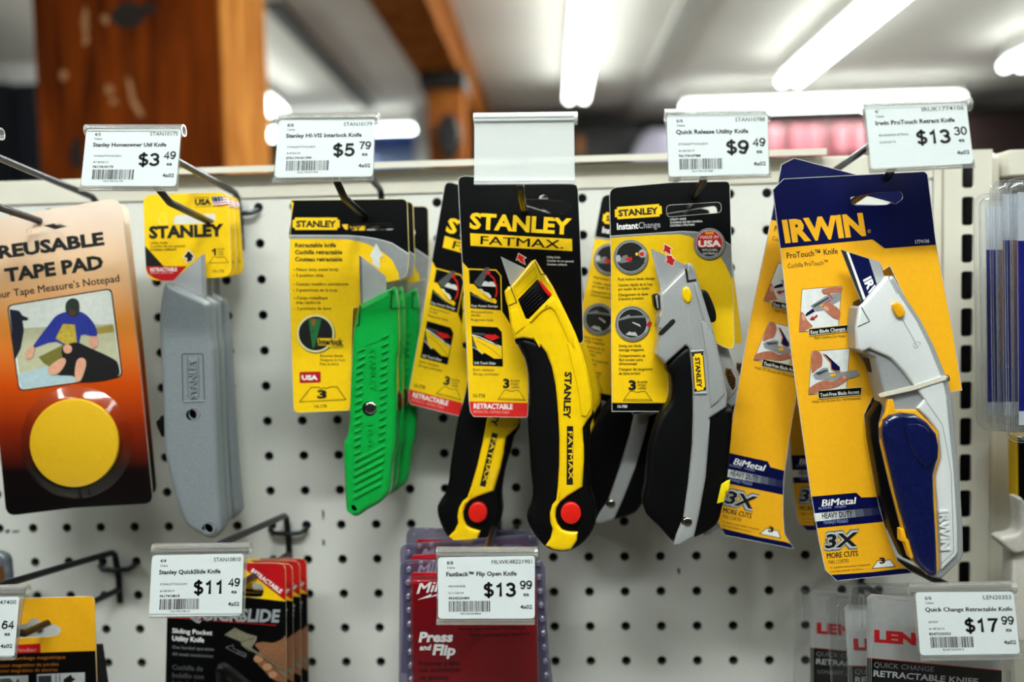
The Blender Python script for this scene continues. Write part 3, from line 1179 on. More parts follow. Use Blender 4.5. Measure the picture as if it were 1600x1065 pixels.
g = crop(0, 290, 3.944)
s.poly(rnd(g((85, 880), (700, 850), (740, 1120), (130, 1240)), 3), mat('meadow_print', '#b7b596', .5), 3)
s.poly(g((590, 875), (700, 855), (705, 900), (600, 915)), mat('ochre_print', '#9c8a3e', .5), 4)
s.poly(rnd(g((110, 1160), (330, 1100), (500, 1200), (135, 1250)), 3), mat('pale_blue_print', '#a9bfc6', .5), 4)
NAVY = mat('navy_print', '#101426', .5)
s.poly(g((60, 760), (120, 770), (140, 800), (178, 815), (170, 830), (140, 830), (150, 890), (130, 1000), (90, 1080), (75, 900)), NAVY, 5)
s.poly(smooth(g((350, 800), (420, 775), (510, 780), (575, 840), (600, 900), (585, 930), (500, 920), (480, 1040), (350, 960), (210, 1000), (225, 960), (300, 860)), 3), mat('blue_jacket_print', '#23308f', .5, noise=.2, scale=900), 6)
s.poly(smooth(g((410, 720), (450, 692), (488, 715), (488, 790), (450, 808), (410, 780)), 3), mat('dark_cap_print', '#22302c', .5), 7)
s.poly(smooth(g((428, 765), (452, 762), (470, 775), (462, 800), (438, 802)), 3), mat('shaded_face_print', '#4e352c', .5), 8)
s.poly(g((390, 850), (465, 855), (480, 990), (440, 1000), (345, 940)), mat('yellow_bib_print', '#b9a036', .5, noise=.3, scale=900), 7)
s.poly(g((240, 1055), (400, 975), (470, 985), (500, 1075), (330, 1130), (270, 1090)), mat('olive_print', '#6f6a2a', .5), 6)
s.poly(smooth(g((385, 1000), (470, 965), (560, 1000), (690, 1060), (730, 1100), (720, 1180), (510, 1210), (450, 1170), (350, 1160), (390, 1080)), 3), mat('dark_tool_print', '#0c0c0e', .5), 8)
s.poly(ell(*g((420, 1005))[0], 7), SKIN2, 9)
s.poly(smooth(g((300, 1120), (385, 1060), (410, 1085), (370, 1150), (320, 1165)), 3), SKIN2, 10)
s.poly(smooth(g((475, 1080), (515, 1060), (535, 1100), (500, 1200), (465, 1185)), 3), SKIN2, 10)
s.poly(smooth(g((555, 935), (600, 930), (605, 985), (560, 1000)), 3), SKIN2, 10)
s.poly(smooth(g((170, 1010), (215, 990), (200, 1060), (165, 1060)), 3), SKIN2, 10)
s.build('backing_card', pad)
s = MB(Y)
s.pillow(ell(119.6, 690.6, 69, 69, 48), Y - .0035, Y - .0006, 2, mat('yellow_pad', '#e3b406', .6, noise=.05, scale=900))
s.build('yellow_disc', pad)
BLIS = clear('blister_plastic', '#ffffff', 0.04, 0.6, 0.1)
s = MB(Y)
o_, i_ = ell(119.6, 690.6, 88, 88, 48), ell(119.6, 690.6, 73, 73, 48)
a = [s.pt(p, -.0004) for p in o_]
b = [s.pt(p, -.0045) for p in i_]
for k in range(48):
    j = (k + 1) % 48
    s.face((a[k], a[j], b[j], b[k]), BLIS, True)
b2 = [s.pt(p, -.0050) for p in inset(i_, 3)]
for k in range(48):
    j = (k + 1) % 48
    s.face((b[k], b[j], b2[j], b2[k]), BLIS, True)
s.face(b2, BLIS)
s.build('blister', pad)
dup(pad, at(84.5, 356.5, -.064) , 0, 'orange and black tape pad card second in line, only its edge showing')
dup(pad, at(96, 359.5, -.050), 0.005, 'orange and black tape pad card last in line, its edge beside grey knives')

# ------------------------------------------------------------------ grey knives on yellow header cards
Y = -0.062
c1 = crop(215, 290, 6.66)
c2 = crop(240, 400, 6.656)
c3 = crop(240, 540, 6.656)
c4 = crop(240, 690, 6.656)
hp = at(330, 343, Y)
gk = thing('utility_knife_pack', hp, 'grey metal utility knife on a yellow header card, frontmost of the three', 'utility knife', 'grey utility knives')
s = MB(Y)
slot = rnd(c1((212, 262), (808, 257), (810, 393), (212, 403)), 9.5, 5)
s.slab(rnd(c1((55, 95), (938, 68), (985, 940), (370, 992), (92, 985)), [15, 13, 15, 0, 20], 6), CARDTH, YEL, KRAFT, [slot])
RLN = mat('red_band', '#b3101c', .4)
s.poly(c1((76, 622), (272, 838), (87, 838)), BLACK, 1)
s.poly(c1((87, 839), (512, 837), (372, 990), (250, 988), (170, 960), (110, 915), (92, 870)), RLN, 1)
s.text('STANLEY', *c1((120, 545))[0], 17.8, 117, BLACK, 1.9, 2, .05)
s.text('USA', *c1((598, 200))[0], 8.6, 25, BLACK, 1.5, 2, .05)
s.text('MADE IN', *c1((596, 133))[0], 2.2, 22, BLACK, 1.5, 2)
s.text('WITH GLOBAL MATERIALS', *c1((600, 226))[0], 1.9, 45, BLACK, 1.5, 2)
FL = c1((766, 115), (910, 108), (950, 150), (950, 186), (790, 206))
s.poly(FL, WHITE, 1)
for k in range(4):
    y0 = 120 + k * 24
    s.poly(c1((790, y0 + 12), (915 + k * 11, y0 - 8 + k * 2), (925 + k * 9, y0 + 2 + k * 2), (790, y0 + 24)), RLN, 2)
s.poly(c1((768, 117), (880, 111), (890, 155), (788, 172)), mat('flag_blue', '#1a2a66', .4), 3)
for a, b in ((795, 130), (830, 125), (862, 128), (800, 158), (838, 148), (868, 145)):
    s.poly(ell(*c1((a, b))[0], .9, .9, 6), WHITE, 4)
for k, (st, w_) in enumerate((('Utility Knife', 27), ('Cuchillo de uso general', 54), ('Couteau utilitaire', 41))):
    s.text(st, *c1((133, 606 + 35 * k))[0], 3.6, w_, BLACK, .6, 2, .015)
s.text('RETRACTABLE', *c1((132, 893))[0], 5.8, 42, WHITE, 1.2, 2, .02)
s.text('RETRACTIL / RETRACTABLE', *c1((132, 915))[0], 1.6, 36, WHITE, 1.2, 2)
arrow(s, c1((531, 676), (588, 738), (566, 746), (568, 776), (516, 796), (518, 750), (482, 742)), BLACK, WHITE, 2, 1.2)
s.poly(c1((772, 672), (800, 652), (816, 652), (816, 726), (796, 726), (796, 676), (778, 690)), BLACK, 2)
for k, st in enumerate(('BLADE', 'HOJA', 'LAME')):
    s.text(st, *c1((832, 668 + 28 * k))[0], 2.8, (11, 9, 9.5)[k], BLACK, 0, 2)
trapz(s, c1((788, 741), (905, 740), (944, 799), (746, 803)), BLACK, .7)
s.text('10-175', *c1((780, 905))[0], 4.8, 18, BLACK, 0, 2, .01)
s.build('header_card', gk)
YB = Y - .0055
s = MB(YB)
s.slab([(317.2, 396.8), (320.2, 397.3), (322.5, 472), (300, 470), (264, 446), (270, 438.6)], .0008, STEEL, STEEL)
s.poly([(314.2, 400), (320.0, 398), (322.3, 470), (316, 466)], mat('blade_bevel', '#a9acae', .3, metal=.3, noise=.1, scale=60), 2)
s.build('blade', gk)
ZINC = mat('cast_zinc_paint', '#848a8f', 0.38, metal=0.2, noise=0.16, scale=1800, bump=0.16, bscale=2600)
out = c2((160, 266), (545, 445), (592, 478), (612, 520), (616, 600), (628, 850)) + c3((645, 40), (655, 300), (673, 800)) + c4((684, 40), (694, 300), (714, 600), (732, 860), (718, 918), (672, 972), (620, 992), (560, 975), (450, 915), (380, 868), (338, 815), (288, 690), (240, 540), (200, 380), (163, 220)) + c3((133, 1065), (118, 600), (103, 250)) + c2((92, 1000), (80, 760), (86, 600), (102, 450), (122, 330), (140, 282))
out = smooth(out, 3, sharp=(0, 1))
s = MB(Y - .013)
f0, f1_ = Y - .0180, Y - .0055
hole1 = ell(*c3((425, 705))[0], 8.3, 8.3, 20)
hole2 = ell(*c4((590, 885))[0], 8.6, 8.6, 20)
s.pillow(out, f0, f1_, 10, ZINC, 5, [(hole1, .005, mat('recess_brown', '#1d0f0a', .4, metal=.5)), (hole2, .012, VOID)])
s.Y = f0
r0 = c3((296, 86), (514, 82), (530, 572), (306, 582))
L4 = rnd(r0, 3, 3)
s.line(L4, 1.6, mat('zinc_shadow_groove', '#4c5054', .5, metal=.4), 1, closed=True)
s.bar(*c3((312, 583), (532, 572)), 2.4, .0005, ZINC)
s.text('STANLEY', *c3((452, 550))[0], 11, 64, ZINC, 91.5, 0, .03, ext=.0006, dy=-.0003)
s.line(c3((352, 110), (362, 545)), .9, MATS['zinc_shadow_groove'], 1)
s.line(c3((466, 120), (474, 540)), .9, MATS['zinc_shadow_groove'], 1)
s.build('handle', gk)
s = MB(f0 + .0005)
cx, cy = c3((425, 705))[0]
s.pillow(ell(cx, cy, 4.6, 4.6, 14), f0 + .003, f0 + .0052, 1, mat('copper_screw', '#5a2a1c', .35, metal=.9))
s.build('screw', gk)
for nm, cc, rr in (('screw_rim', (cx, cy), 8.3), ('lanyard_rim', c4((590, 885))[0], 8.6)):
    s = MB(f0)
    o_, i_ = ell(*cc, rr + 1.6, rr + 1.6, 24), ell(*cc, rr, rr, 24)
    a = [s.pt(p, .0001) for p in o_]
    m_ = [s.pt(p, -.0005) for p in ell(*cc, rr + .8, rr + .8, 24)]
    b = [s.pt(p, .0006) for p in i_]
    for k in range(24):
        j = (k + 1) % 24
        s.face((a[k], a[j], m_[j], m_[k]), ZINC, True)
        s.face((m_[k], m_[j], b[j], b[k]), ZINC, True)
    s.build(nm, gk)
s = MB(Y - .011)
zz = [(128, 722), (100, 722), (92, 745), (60, 775), (56, 795), (64, 800), (58, 815), (70, 822), (66, 838), (78, 842), (74, 858), (88, 862), (84, 880), (96, 884), (94, 900), (106, 905), (104, 922), (128, 935)]
s.pillow(c3(*zz), Y - .0155, Y - .0065, 1, PLAST, 2)
s.build('thumb_slider', gk)
dup(gk, at(339.5, 346, Y + .021), 0.0, 'grey metal utility knife on a yellow header card, middle of the three')
dup(gk, at(349, 347, Y + .0405), -0.022, 'grey metal utility knife on a yellow header card, last of the three, against the pegboard')

# ------------------------------------------------------------------ green knives
Y = -0.066
a3 = crop(420, 170, 3.946)
a4 = crop(440, 300, 6.656)
a5 = crop(440, 420, 4.4375)
a6 = crop(530, 430, 7.607)
a7 = crop(530, 560, 7.607)
a8 = crop(530, 680, 7.607)
hp = at(578, 354, Y)
gr = thing('utility_knife_pack', hp, 'glossy green knife on a yellow and black card, frontmost of its hook', 'utility knife', 'green utility knives')
s = MB(Y)
card = rnd([(450.6, 312.5), (636.5, 310.5), (639.5, 400), (637, 432), (604, 441.5), (599, 436), (575, 470), (562.8, 478)], [9, 9, 0, 14, 4, 0, 0, 0], 5)
card += ell(558.5, 470.5, 7.2, 7.2, 12, a0=.9)[0:7][::1][:0]
card += [(551.8, 482), (550, 522), (549.7, 560), (547.5, 634)]
card += rnd([(547.2, 641), (459, 644.5), (451.6, 420)], [4, 9, 0], 5)[0:]
slot = rnd([(533.5, 350.2), (614.5, 348.6), (616, 359.2), (540, 360.4)], [2, 5, 5, 6], 4)
s.slab(card, CARDTH, YEL, KRAFT, [slot])
s.rim(card, .7, mat('pale_yellow_edge', '#d9c678', .6))
curve_b = a4((74, 450), (400, 450), (700, 452), (850, 465), (960, 482), (1065, 506)) + a3((760, 828), (866, 896))
curve_y = a4((80, 486), (400, 486), (680, 490), (800, 510), (900, 542), (990, 585), (1065, 632)) + a3((760, 930), (800, 1010), (806, 1062))
s.poly(rnd([(451, 312.7), (636.2, 310.9)], 0) and (rnd([(450.9, 312.8), (636.2, 310.9), (639, 397)], [9, 9, 0], 5) + curve_b[::-1]), DARKCARD, 1, [slot])
silver = mat('silver_print', '#8c8e90', .35)
s.poly(curve_b + [(636.8, 431)] + [(626, 436)] + curve_y[::-1], silver, 1)
s.line(curve_b, 1.4, mat('silver_light_print', '#d5d8d9', .3), 2)
badge(s, a4((115, 265), (605, 265), (605, 393), (115, 393)), YEL, BLACK)
for st, x, y, w_ in (('Retractable knife', 140, 571, 425), ('Cuchilla retractable', 140, 644, 492), ('Couteau retractable', 140, 718, 492)):
    s.text(st, *a4((x, y))[0], 6.3, w_ / 6.656, BLACK, 0, 2, .028)
for st, x, y, w_ in (('› Heavy duty metal body', 122, 818, 472), ('› 3 position slide', 122, 880, 315), ('› Cuerpo metálico extrafuerte', 122, 970, 575), ('› 3 posiciones de la hoja', 122, 1033, 458)):
    s.text(st, *a4((x, y))[0], 4.6, w_ / 6.656, BLACK, 0, 2, .01)
for st, x, y, w_ in (('› Corps métallique', 86, 210, 235), ('très renforcé', 100, 242, 170), ('› 3 positions de lame', 86, 283, 258)):
    s.text(st, *a5((x, y))[0], 4.6, w_ / 4.4375, BLACK, 0, 2, .01)
cc = a5((237, 447))[0]
s.poly(ell(cc[0] + 1, cc[1] + 1.5, 30, 30, 36), mat('gold_shade_print', '#8a6d08', .5), 2)
s.poly(ell(*cc, 29.3, 29.3, 36), mat('cream_print', '#efe6b4', .5), 3)
s.poly(ell(*cc, 26.5, 26.5, 36), BLACK, 4)
s.poly(a5((188, 345), (276, 345), (266, 400), (228, 545), (214, 545), (200, 440)), mat('green_print', '#1f6e38', .5), 5)
s.poly(a5((210, 345), (236, 345), (234, 390), (212, 390)), mat('amber_print', '#9c5a1a', .5), 6)
s.line(a5((205, 450), (225, 425)), 1.2, BLACK, 6)
s.poly(a5((250, 480), (440, 480), (440, 545), (345, 545), (320, 530), (255, 530)), YEL, 5)
s.text('Interlock', *a5((258, 523))[0], 8.6, 38, BLACK, 0, 6, .045)
s.text('CASE', *a5((350, 538))[0], 3.0, 18, BLACK, 0, 6, .03)
for st, x, y, w_ in (('Secures blade', 266, 610, 160), ('Asegura la hoja', 266, 638, 175), ('Fixe la lame', 266, 667, 130)):
    s.text(st, *a5((x, y))[0], 4.0, w_ / 4.4375, BLACK, 0, 2, .006)
s.poly(rnd(a5((124, 714), (271, 710), (272, 786), (126, 791)), 2), RLN, 2)
s.text('USA', *a5((140, 768))[0], 7, 25, WHITE, .5, 3, .05)
trapz(s, a5((205, 820), (385, 817), (446, 905), (124, 921)), BLACK, 1.1)
s.text('3', *a5((248, 894))[0], 12, 15, BLACK, 0, 3, .05)
s.text('10-179', *a5((229, 963))[0], 5, 19, BLACK, 0, 2, .01)
arrow(s, a4((985, 530), (1056, 665), (1022, 680), (1024, 802), (945, 742), (940, 676), (914, 671)), mat('pale_print', '#dcdedb', .5), None, 3)
s.build('backing_card', gr)
YB = Y - .0075
s = MB(YB)
s.slab([(561, 397.5), (603, 432), (604, 462), (563.5, 484)], .0007, STEEL, STEEL)
s.poly([(561, 398.5), (565.5, 402.5), (567, 480), (563.3, 482)], WHITE and mat('blade_edge', '#d7dadb', .25, metal=.8), 2)
s.build('blade', gr)
GREEN = mat('green_enamel', '#0b9c3c', 0.22, noise=.03, coat=0.6)
DGREEN = mat('green_groove', '#02200c', 0.5)
out = a6((240, 352), (268, 334), (620, 152), (660, 130), (690, 260), (706, 395), (711, 800)) + a7((693, 0), (690, 500), (682, 1000)) + a8((640, 300), (612, 600), (575, 710), (480, 800), (340, 880), (250, 942), (190, 955), (120, 915), (86, 850), (70, 560), (56, 250), (59, 80)) + a7((76, 960), (108, 870), (125, 700), (140, 300)) + a6((160, 900), (181, 612))
out = smooth(out, 3, sharp=(0, 1, 2, 3))
f0, f1_ = Y - .0185, Y - .0030
s = MB(Y - .015)
hole2 = ell(*a8((170, 862))[0], 7, 7, 18)
hole1 = ell(*a7((375, 585))[0], 11.4, 11.4, 24)
s.pillow(out, f0, f1_, 10, GREEN, 5, [(hole2, .012, VOID), (hole1, .003, DGREEN)])
s.Y = f0
s.line(a6((628, 178), (612, 392)), 2.2, DGREEN, 3)
s.line(a6((612, 394), (706, 394)), 1.8, DGREEN, 3)
s.line(a6((250, 352), (236, 592)), 2.0, DGREEN, 3)
s.line(a6((238, 592), (204, 596)), 1.6, DGREEN, 3)
ys = [885 - 130 * 0, 975, 1060]
left = [a6((262, y)) [0] for y in (885, 975, 1058)] + [a7((246 - i * 2.8, y))[0] for i, y in enumerate((80, 160, 245, 335, 420, 510, 598, 685, 770, 855, 940, 1025))] + [a8((216, y))[0] for y in (115, 205)]
right = [a6((545, y))[0] for y in (727, 820, 905, 985)] + [a7((531 - i * 2.2, y))[0] for i, y in enumerate((90, 175, 265, 350, 440, 525, 610, 700, 790, 875, 960, 1050))] + [a8((505, 48))[0]]
for x, y in left + right:
    s.bar((x - 4.6, y + 2.3), (x + 4.6, y - 2.3), 4.0, .0011, GREEN)
for a, b in (((185, 302), (527, 126)), ((182, 390), (530, 207)), ((180, 476), (525, 295)), ((178, 562), (515, 391)), ((178, 650), (505, 480)), ((174, 738), (496, 570))):
    s.bar(a8(a)[0], a8(b)[0], 5.2, .0012, GREEN)
s.line(a6((268, 860), (500, 770)), 1.0, mat('green_seam', '#05602a', .4), 2)
s.text('STANLEY', *a6((358, 862))[0], 9, 67, GREEN, -88.5, 0, .02, ext=.0005, dy=-.0002)
s.text('10-079', *a7((338, 768))[0], 7.5, 57, GREEN, -88.5, 0, .02, ext=.0005, dy=-.0002)
s.build('handle', gr)
s = MB(f0 + .001)
cx, cy = a7((375, 585))[0]
s.pillow(ell(cx, cy, 10.3, 10.3, 24), f0 - .0006, f0 + .002, 4, CHROME, 4)
s.Y = f0 - .0007
s.line([(cx - 5, cy + 3), (cx + 5, cy - 3)], 2.2, BLACK, 1)
s.line([(cx - 3, cy - 5), (cx + 3, cy + 5)], 2.2, BLACK, 1)
s.build('screw', gr)
s = MB(Y - .008)
s.pillow(a7((690, 400), (722, 392), (742, 420), (750, 480), (746, 560), (735, 605), (690, 600)), Y - .011, Y - .006, 1.2, mat('bronze_slider', '#6b4a26', .3, metal=.9, noise=.5, scale=900), 2)
s.build('thumb_slider', gr)
dup(gr, at(589, 357, Y + .0205), 0.0, 'green knife second on its hook, only its black card edge showing')
dup(gr, at(614, 362, Y + .041), 0.012, 'green knife last on its hook, peeping out beside the glossy frontmost handle')


def dupfit(root, A, B, Y, Y2, rot, label, dx=0.0):
    """A copy swung by rot whose point seen at pixel A on plane Y comes to pixel B on plane Y2."""
    v = at(A[0], A[1], Y) - root.location
    c_, s_ = cos(rot), sin(rot)
    v2 = Vector((v.x * c_ + v.z * s_, 0, -v.x * s_ + v.z * c_))
    loc = at(B[0], B[1], Y2) - v2
    loc.y = root.location.y + (Y2 - Y)
    return dup(root, loc, rot, label)


def photo_knife_text(s, x, y, w_, st, m, h=4.0, ang=0.0, b=.01, lay=3):
    s.text(st, x, y, h, w_, m, ang, lay, b)


YPAINT = mat('yellow_enamel', '#f2c60c', 0.2, noise=.03, coat=0.7)
REDB = mat('red_plastic', '#d81a10', 0.35)
DYEL = mat('yellow_groove', '#4a3a02', .5)
GREYK = mat('dark_grey_print', '#4a4c4e', .5)

# ------------------------------------------------------------------ yellow and black knives
Y = -0.085
m1 = crop(700, 265, 6.6545)
m2 = crop(715, 395, 7.607)
m3 = crop(715, 525, 7.607)
m4 = crop(775, 390, 6.656)
m5 = crop(790, 530, 6.656)
m6 = crop(790, 680, 5.605)
fm = thing('utility_knife_pack', at(812, 325, Y), 'yellow and black curved knife on black card, frontmost below the blank tag', 'utility knife', 'yellow and black utility knives')
s = MB(Y)
lobe = m3((132, 745), (150, 900), (192, 956), (818, 966), (836, 930), (838, 790), (846, 600), (835, 420), (800, 260), (740, 150), (665, 30))
card = rnd(m1((100, 66), (1348, 150)), 0)
card = [*m1((104, 130), (112, 92), (135, 72), (180, 64), (1300, 146), (1338, 160), (1354, 205), (1372, 600)), *m4((893, 300), (905, 760), (912, 930), (900, 962), (868, 978)), (826, 537), *m2((690, 1065))] + lobe[::-1] + m2((100, 1000), (52, 100))
slot = m1((735, 300), (940, 306), (958, 270), (995, 255), (1032, 272), (1045, 312), (1225, 330), (1262, 355), (1276, 400), (1262, 445), (1215, 466), (745, 425))
s.slab(card, CARDTH, DARKCARD, KRAFT, [slot])
s.rim(card, .8)
yl = m2((55, 104), (126, 184), (458, 196), (520, 272), (528, 692), (632, 850), (650, 950), (690, 1065)) + lobe[::-1] + m2((100, 1000))
s.poly(yl, YEL, 1)
s.poly(m3((132, 775), (838, 792)) + m3((836, 930), (818, 966), (192, 956), (150, 900)), mat('red_card_band', '#d6241e', .4), 2)
s.text('STANLEY', *m1((222, 606))[0], 23.5, 159, YEL, -3.4, 1, .04)
s.poly(m1((230, 659), (1289, 720), (1293, 846), (234, 790)), YEL, 1)
s.text('FATMAX.', *m1((338, 774))[0], 13.2, 129, DARKCARD, -3.1, 2, .016)
for k, (st, w_) in enumerate((('Utility Knife', 140), ('Cuchillo de uso general', 275), ('Couteau utilitaire', 208))):
    s.text(st, *m4((530, 86 + 37 * k))[0], 3.2, w_ / 6.656, WHITE, -1.5, 1, .012)
arrow(s, m4((236, 42), (308, 83), (284, 96), (303, 152), (250, 120), (234, 98), (212, 106)), REDB, WHITE, 2, 1.0)
box1 = m2((135, 200), (453, 210), (507, 272), (516, 682), (154, 655))
s.poly(box1, DARKCARD, 2)
s.poly(m2((132, 365), (190, 370), (240, 420), (350, 482), (385, 545), (440, 540), (468, 570), (455, 603), (380, 582), (270, 535), (146, 455)), YEL, 3)
s.poly(m2((192, 352), (335, 170), (385, 176), (275, 415), (225, 385)), GREYK, 4)
s.poly(m2((160, 480), (240, 500), (360, 572), (350, 590), (160, 500)), GREYK, 3)
s.line(m2((385, 262), (430, 300), (462, 390), (466, 470), (452, 524)), 2.6, RED, 4)
s.poly(ell(*m2((364, 236))[0], 3.4, 3.4, 14), RED, 5)
s.poly(m2((318, 335), (352, 338), (358, 348), (375, 348), (380, 340), (425, 342), (470, 404), (276, 392)), SKYP, 3)
s.poly(m2((248, 425), (290, 428), (310, 455), (370, 476), (402, 515), (396, 548), (350, 500)), SKYP, 4)
s.line(m2((300, 490), (370, 545), (420, 570)), .6, BLACK, 5)
s.text('Easy Access Storage', *m2((166, 640))[0], 3.9, 41, WHITE, -1.2, 4, .01)
for st, x, y, w_ in (('Almacenamiento', 156, 712, 264), ('sencillo', 160, 752, 112), ('Rangement facile', 160, 806, 266)):
    s.text(st, *m2((x, y))[0], 3.9, w_ / 7.607, INK, -1.5, 2, .004)
box2 = m2((164, 866), (474, 882), (526, 942)) + m3((540, 362), (184, 349))
s.poly(box2, DARKCARD, 2)
s.poly(m2((176, 975)) + m3((230, 15), (524, 138), (528, 266), (432, 266), (385, 235), (320, 195), (295, 215), (235, 160), (195, 60)), YEL, 3)
s.line(m2((172, 972)) + m3((260, 10), (524, 128)), 1.6, WHITE, 4)
s.line(m3((220, 60), (250, 62), (400, 150), (520, 255)), .5, BLACK, 4)
s.line(m3((178, 128), (232, 158), (296, 212)), .7, WHITE, 4)
s.poly(m3((178, 20), (200, 60), (240, 165), (178, 122)), GREYK, 3)
s.poly(m2((316, 985), (340, 965), (425, 972), (440, 962), (505, 1004)) + m3((412, 52), (322, 10)), RED, 5)
s.poly(m2((176, 945), (330, 955), (318, 982), (185, 962)), GREYK, 4)
s.poly(m3((420, 75), (470, 62), (490, 80), (465, 105)), BLACK, 5)
s.text('Soft Touch Slider', *m3((200, 331))[0], 4.2, 33.5, WHITE, -1.2, 4, .01)
s.text('Botón deslizante', *m3((185, 411))[0], 4.0, 33, INK, -1, 2, .004)
s.text('Blocage confortable', *m3((188, 462))[0], 4.0, 39.5, INK, -1, 2, .004)
s.text('3', *m3((540, 612))[0], 13.5, 10, BLACK, -1, 2, .05)
for k, (st, w_) in enumerate((('BLADES', 105), ('HOJAS', 88), ('LAMES', 94))):
    s.text(st, *m3((633 + 2 * k, 543 + 38 * k))[0], 3.6, w_ / 7.607, INK, -1, 2, .01)
trapz(s, m3((556, 640), (728, 645), (805, 764), (482, 752)), BLACK, .8)
s.line(m3((490, 738), (796, 750)), .5, BLACK, 3)
s.text('10-778', *m3((184, 728))[0], 5.6, 18.6, INK, -1, 2, .015)
s.text('RETRACTABLE', *m3((191, 858))[0], 8.0, 61, WHITE, -1.0, 3, .03)
s.text('RETRACTIL / RÉTRACTABLE', *m3((191, 911))[0], 4.0, 56, mat('pink_print', '#f0b0a8', .5), -1.0, 3)
s.build('backing_card', fm)
f0, f1_ = Y - .0215, Y - .0014
YB = Y - .012
s = MB(YB)
s.slab(m4((48, 70), (300, 190), (330, 260), (200, 420), (150, 372)), .0008, STEEL, STEEL)
s.build('blade', fm)
# rubber grip
g_out = m4((196, 934)) + m5((120, 10), (180, 120), (225, 260), (246, 420), (248, 640), (232, 800)) + m6((206, 40), (222, 300), (238, 430), (234, 545), (218, 605), (187, 690), (218, 785), (290, 890), (352, 952), (420, 986), (500, 994), (585, 978), (690, 905), (765, 800), (795, 690), (785, 580), (742, 440), (730, 200), (742, 0)) + m5((880, 880), (912, 790), (905, 720), (800, 600), (700, 420), (560, 300), (480, 100), (380, 0)) + m4((420, 940), (330, 905), (250, 910))
s = MB(Y - .012)
s.pillow(smooth(g_out, 2), f0 + .002, f1_, 9, RUBBER, 5)
s.build('rubber_grip', fm)
y_out = m4((372, 116), (411, 100), (500, 246), (518, 258), (592, 380), (720, 640), (820, 850)) + m5((752, 0), (805, 150), (855, 340), (892, 540), (908, 700), (895, 765), (850, 830), (802, 905), (806, 1040)) + m6((684, 60), (686, 200), (672, 436), (540, 520), (475, 570), (446, 620), (437, 690), (452, 750), (490, 803), (540, 822), (632, 828), (625, 900), (575, 980), (500, 992), (420, 984), (352, 946), (395, 880), (412, 800), (390, 740), (388, 660), (410, 590), (445, 550), (455, 450), (468, 250), (470, 20)) + m5((557, 1000), (545, 750), (520, 480), (480, 280), (420, 130), (350, 40)) + m4((470, 995), (380, 930), (290, 914), (196, 930), (160, 820), (136, 650), (126, 580), (106, 530), (90, 430), (130, 378), (150, 384))
s = MB(Y - .016)
sl_hole = m4((232, 516), (434, 306), (575, 470), (558, 496), (340, 718), (312, 710))
s.pillow(y_out, f0, f1_ - .001, 5, YPAINT, 4, [(sl_hole, .004, PLAST)])
s.Y = f0
s.line(m4((152, 388), (214, 546), (130, 582)), 1.6, DYEL, 3)
s.line(m4((406, 118), (466, 254), (514, 256)), 1.4, DYEL, 3)
s.line(m4((192, 396), (400, 186), (424, 280), (215, 490), (186, 400)), .7, mat('yellow_seam', '#a88806', .4), 2)
s.bump(m4((352, 742), (470, 645), (560, 598), (612, 640), (700, 830), (790, 1050), (850, 1050), (800, 850), (700, 640), (590, 480)), .0012, 3, YPAINT)
s.bump(m5((640, 40), (700, 300), (760, 560), (785, 790), (842, 800), (895, 700), (880, 540), (840, 340), (790, 150), (738, 10)), .0012, 3, YPAINT)
s.bump(m4((150, 640), (225, 600), (300, 800), (200, 880), (165, 800)), .0008, 3, YPAINT)
s.text('STANLEY', *m5((618, 336))[0], 10.4, 73.5, BLACK, -91.8, 2, .04)
s.poly(m5((638, 900), (704, 902)) + m6((589, 430), (534, 431)), BLACK, 2)
s.text('FATMAX', *m5((648, 956))[0], 7.2, 75, YEL, -89.2, 3, .014)
s.build('metal_body', fm)
s = MB(f0)
s.pillow(inset(sl_hole, .6), f0 + .0005, f0 + .0039, 2, PLAST, 2)
s.Y = f0 + .0005
for k in range(6):
    a, b = (275 + k * 8, 560 + k * 24), (425 + k * 24, 400 + k * 24)
    s.bar(m4((258 + k * 12, 540 + k * 28))[0], m4((392 + k * 22, 402 + k * 24))[0], 1.8, .0008, PLAST)
sl = s.build('slider', fm)
s = MB(f0)
s.pillow(m4((432, 324), (462, 318), (520, 388), (580, 460), (550, 490), (500, 430)), f0 - .0008, f0 + .003, 1.5, REDB, 2)
s.build('red_slider_lock', sl)
s = MB(f0)
cx, cy = m6((572, 681))[0]
s.pillow(ell(cx, cy, 15.8, 17, 32), f0 - .001, f0 + .004, 2.4, REDB, 3)
s.Y = f0 - .001
o_, i_ = ell(cx, cy, 13.2, 14.4, 32), ell(cx, cy, 11.5, 12.6, 32)
s.build('red_button', fm)
dupfit(fm, (717, 277), (697, 285), Y, -.050, .225, 'yellow and black curved knife swung aside, its tilted card half hidden')
dupfit(fm, (926, 635), (938, 620), Y, -.024, -.07, 'yellow and black curved knife last on its hook, only its dark grip showing')

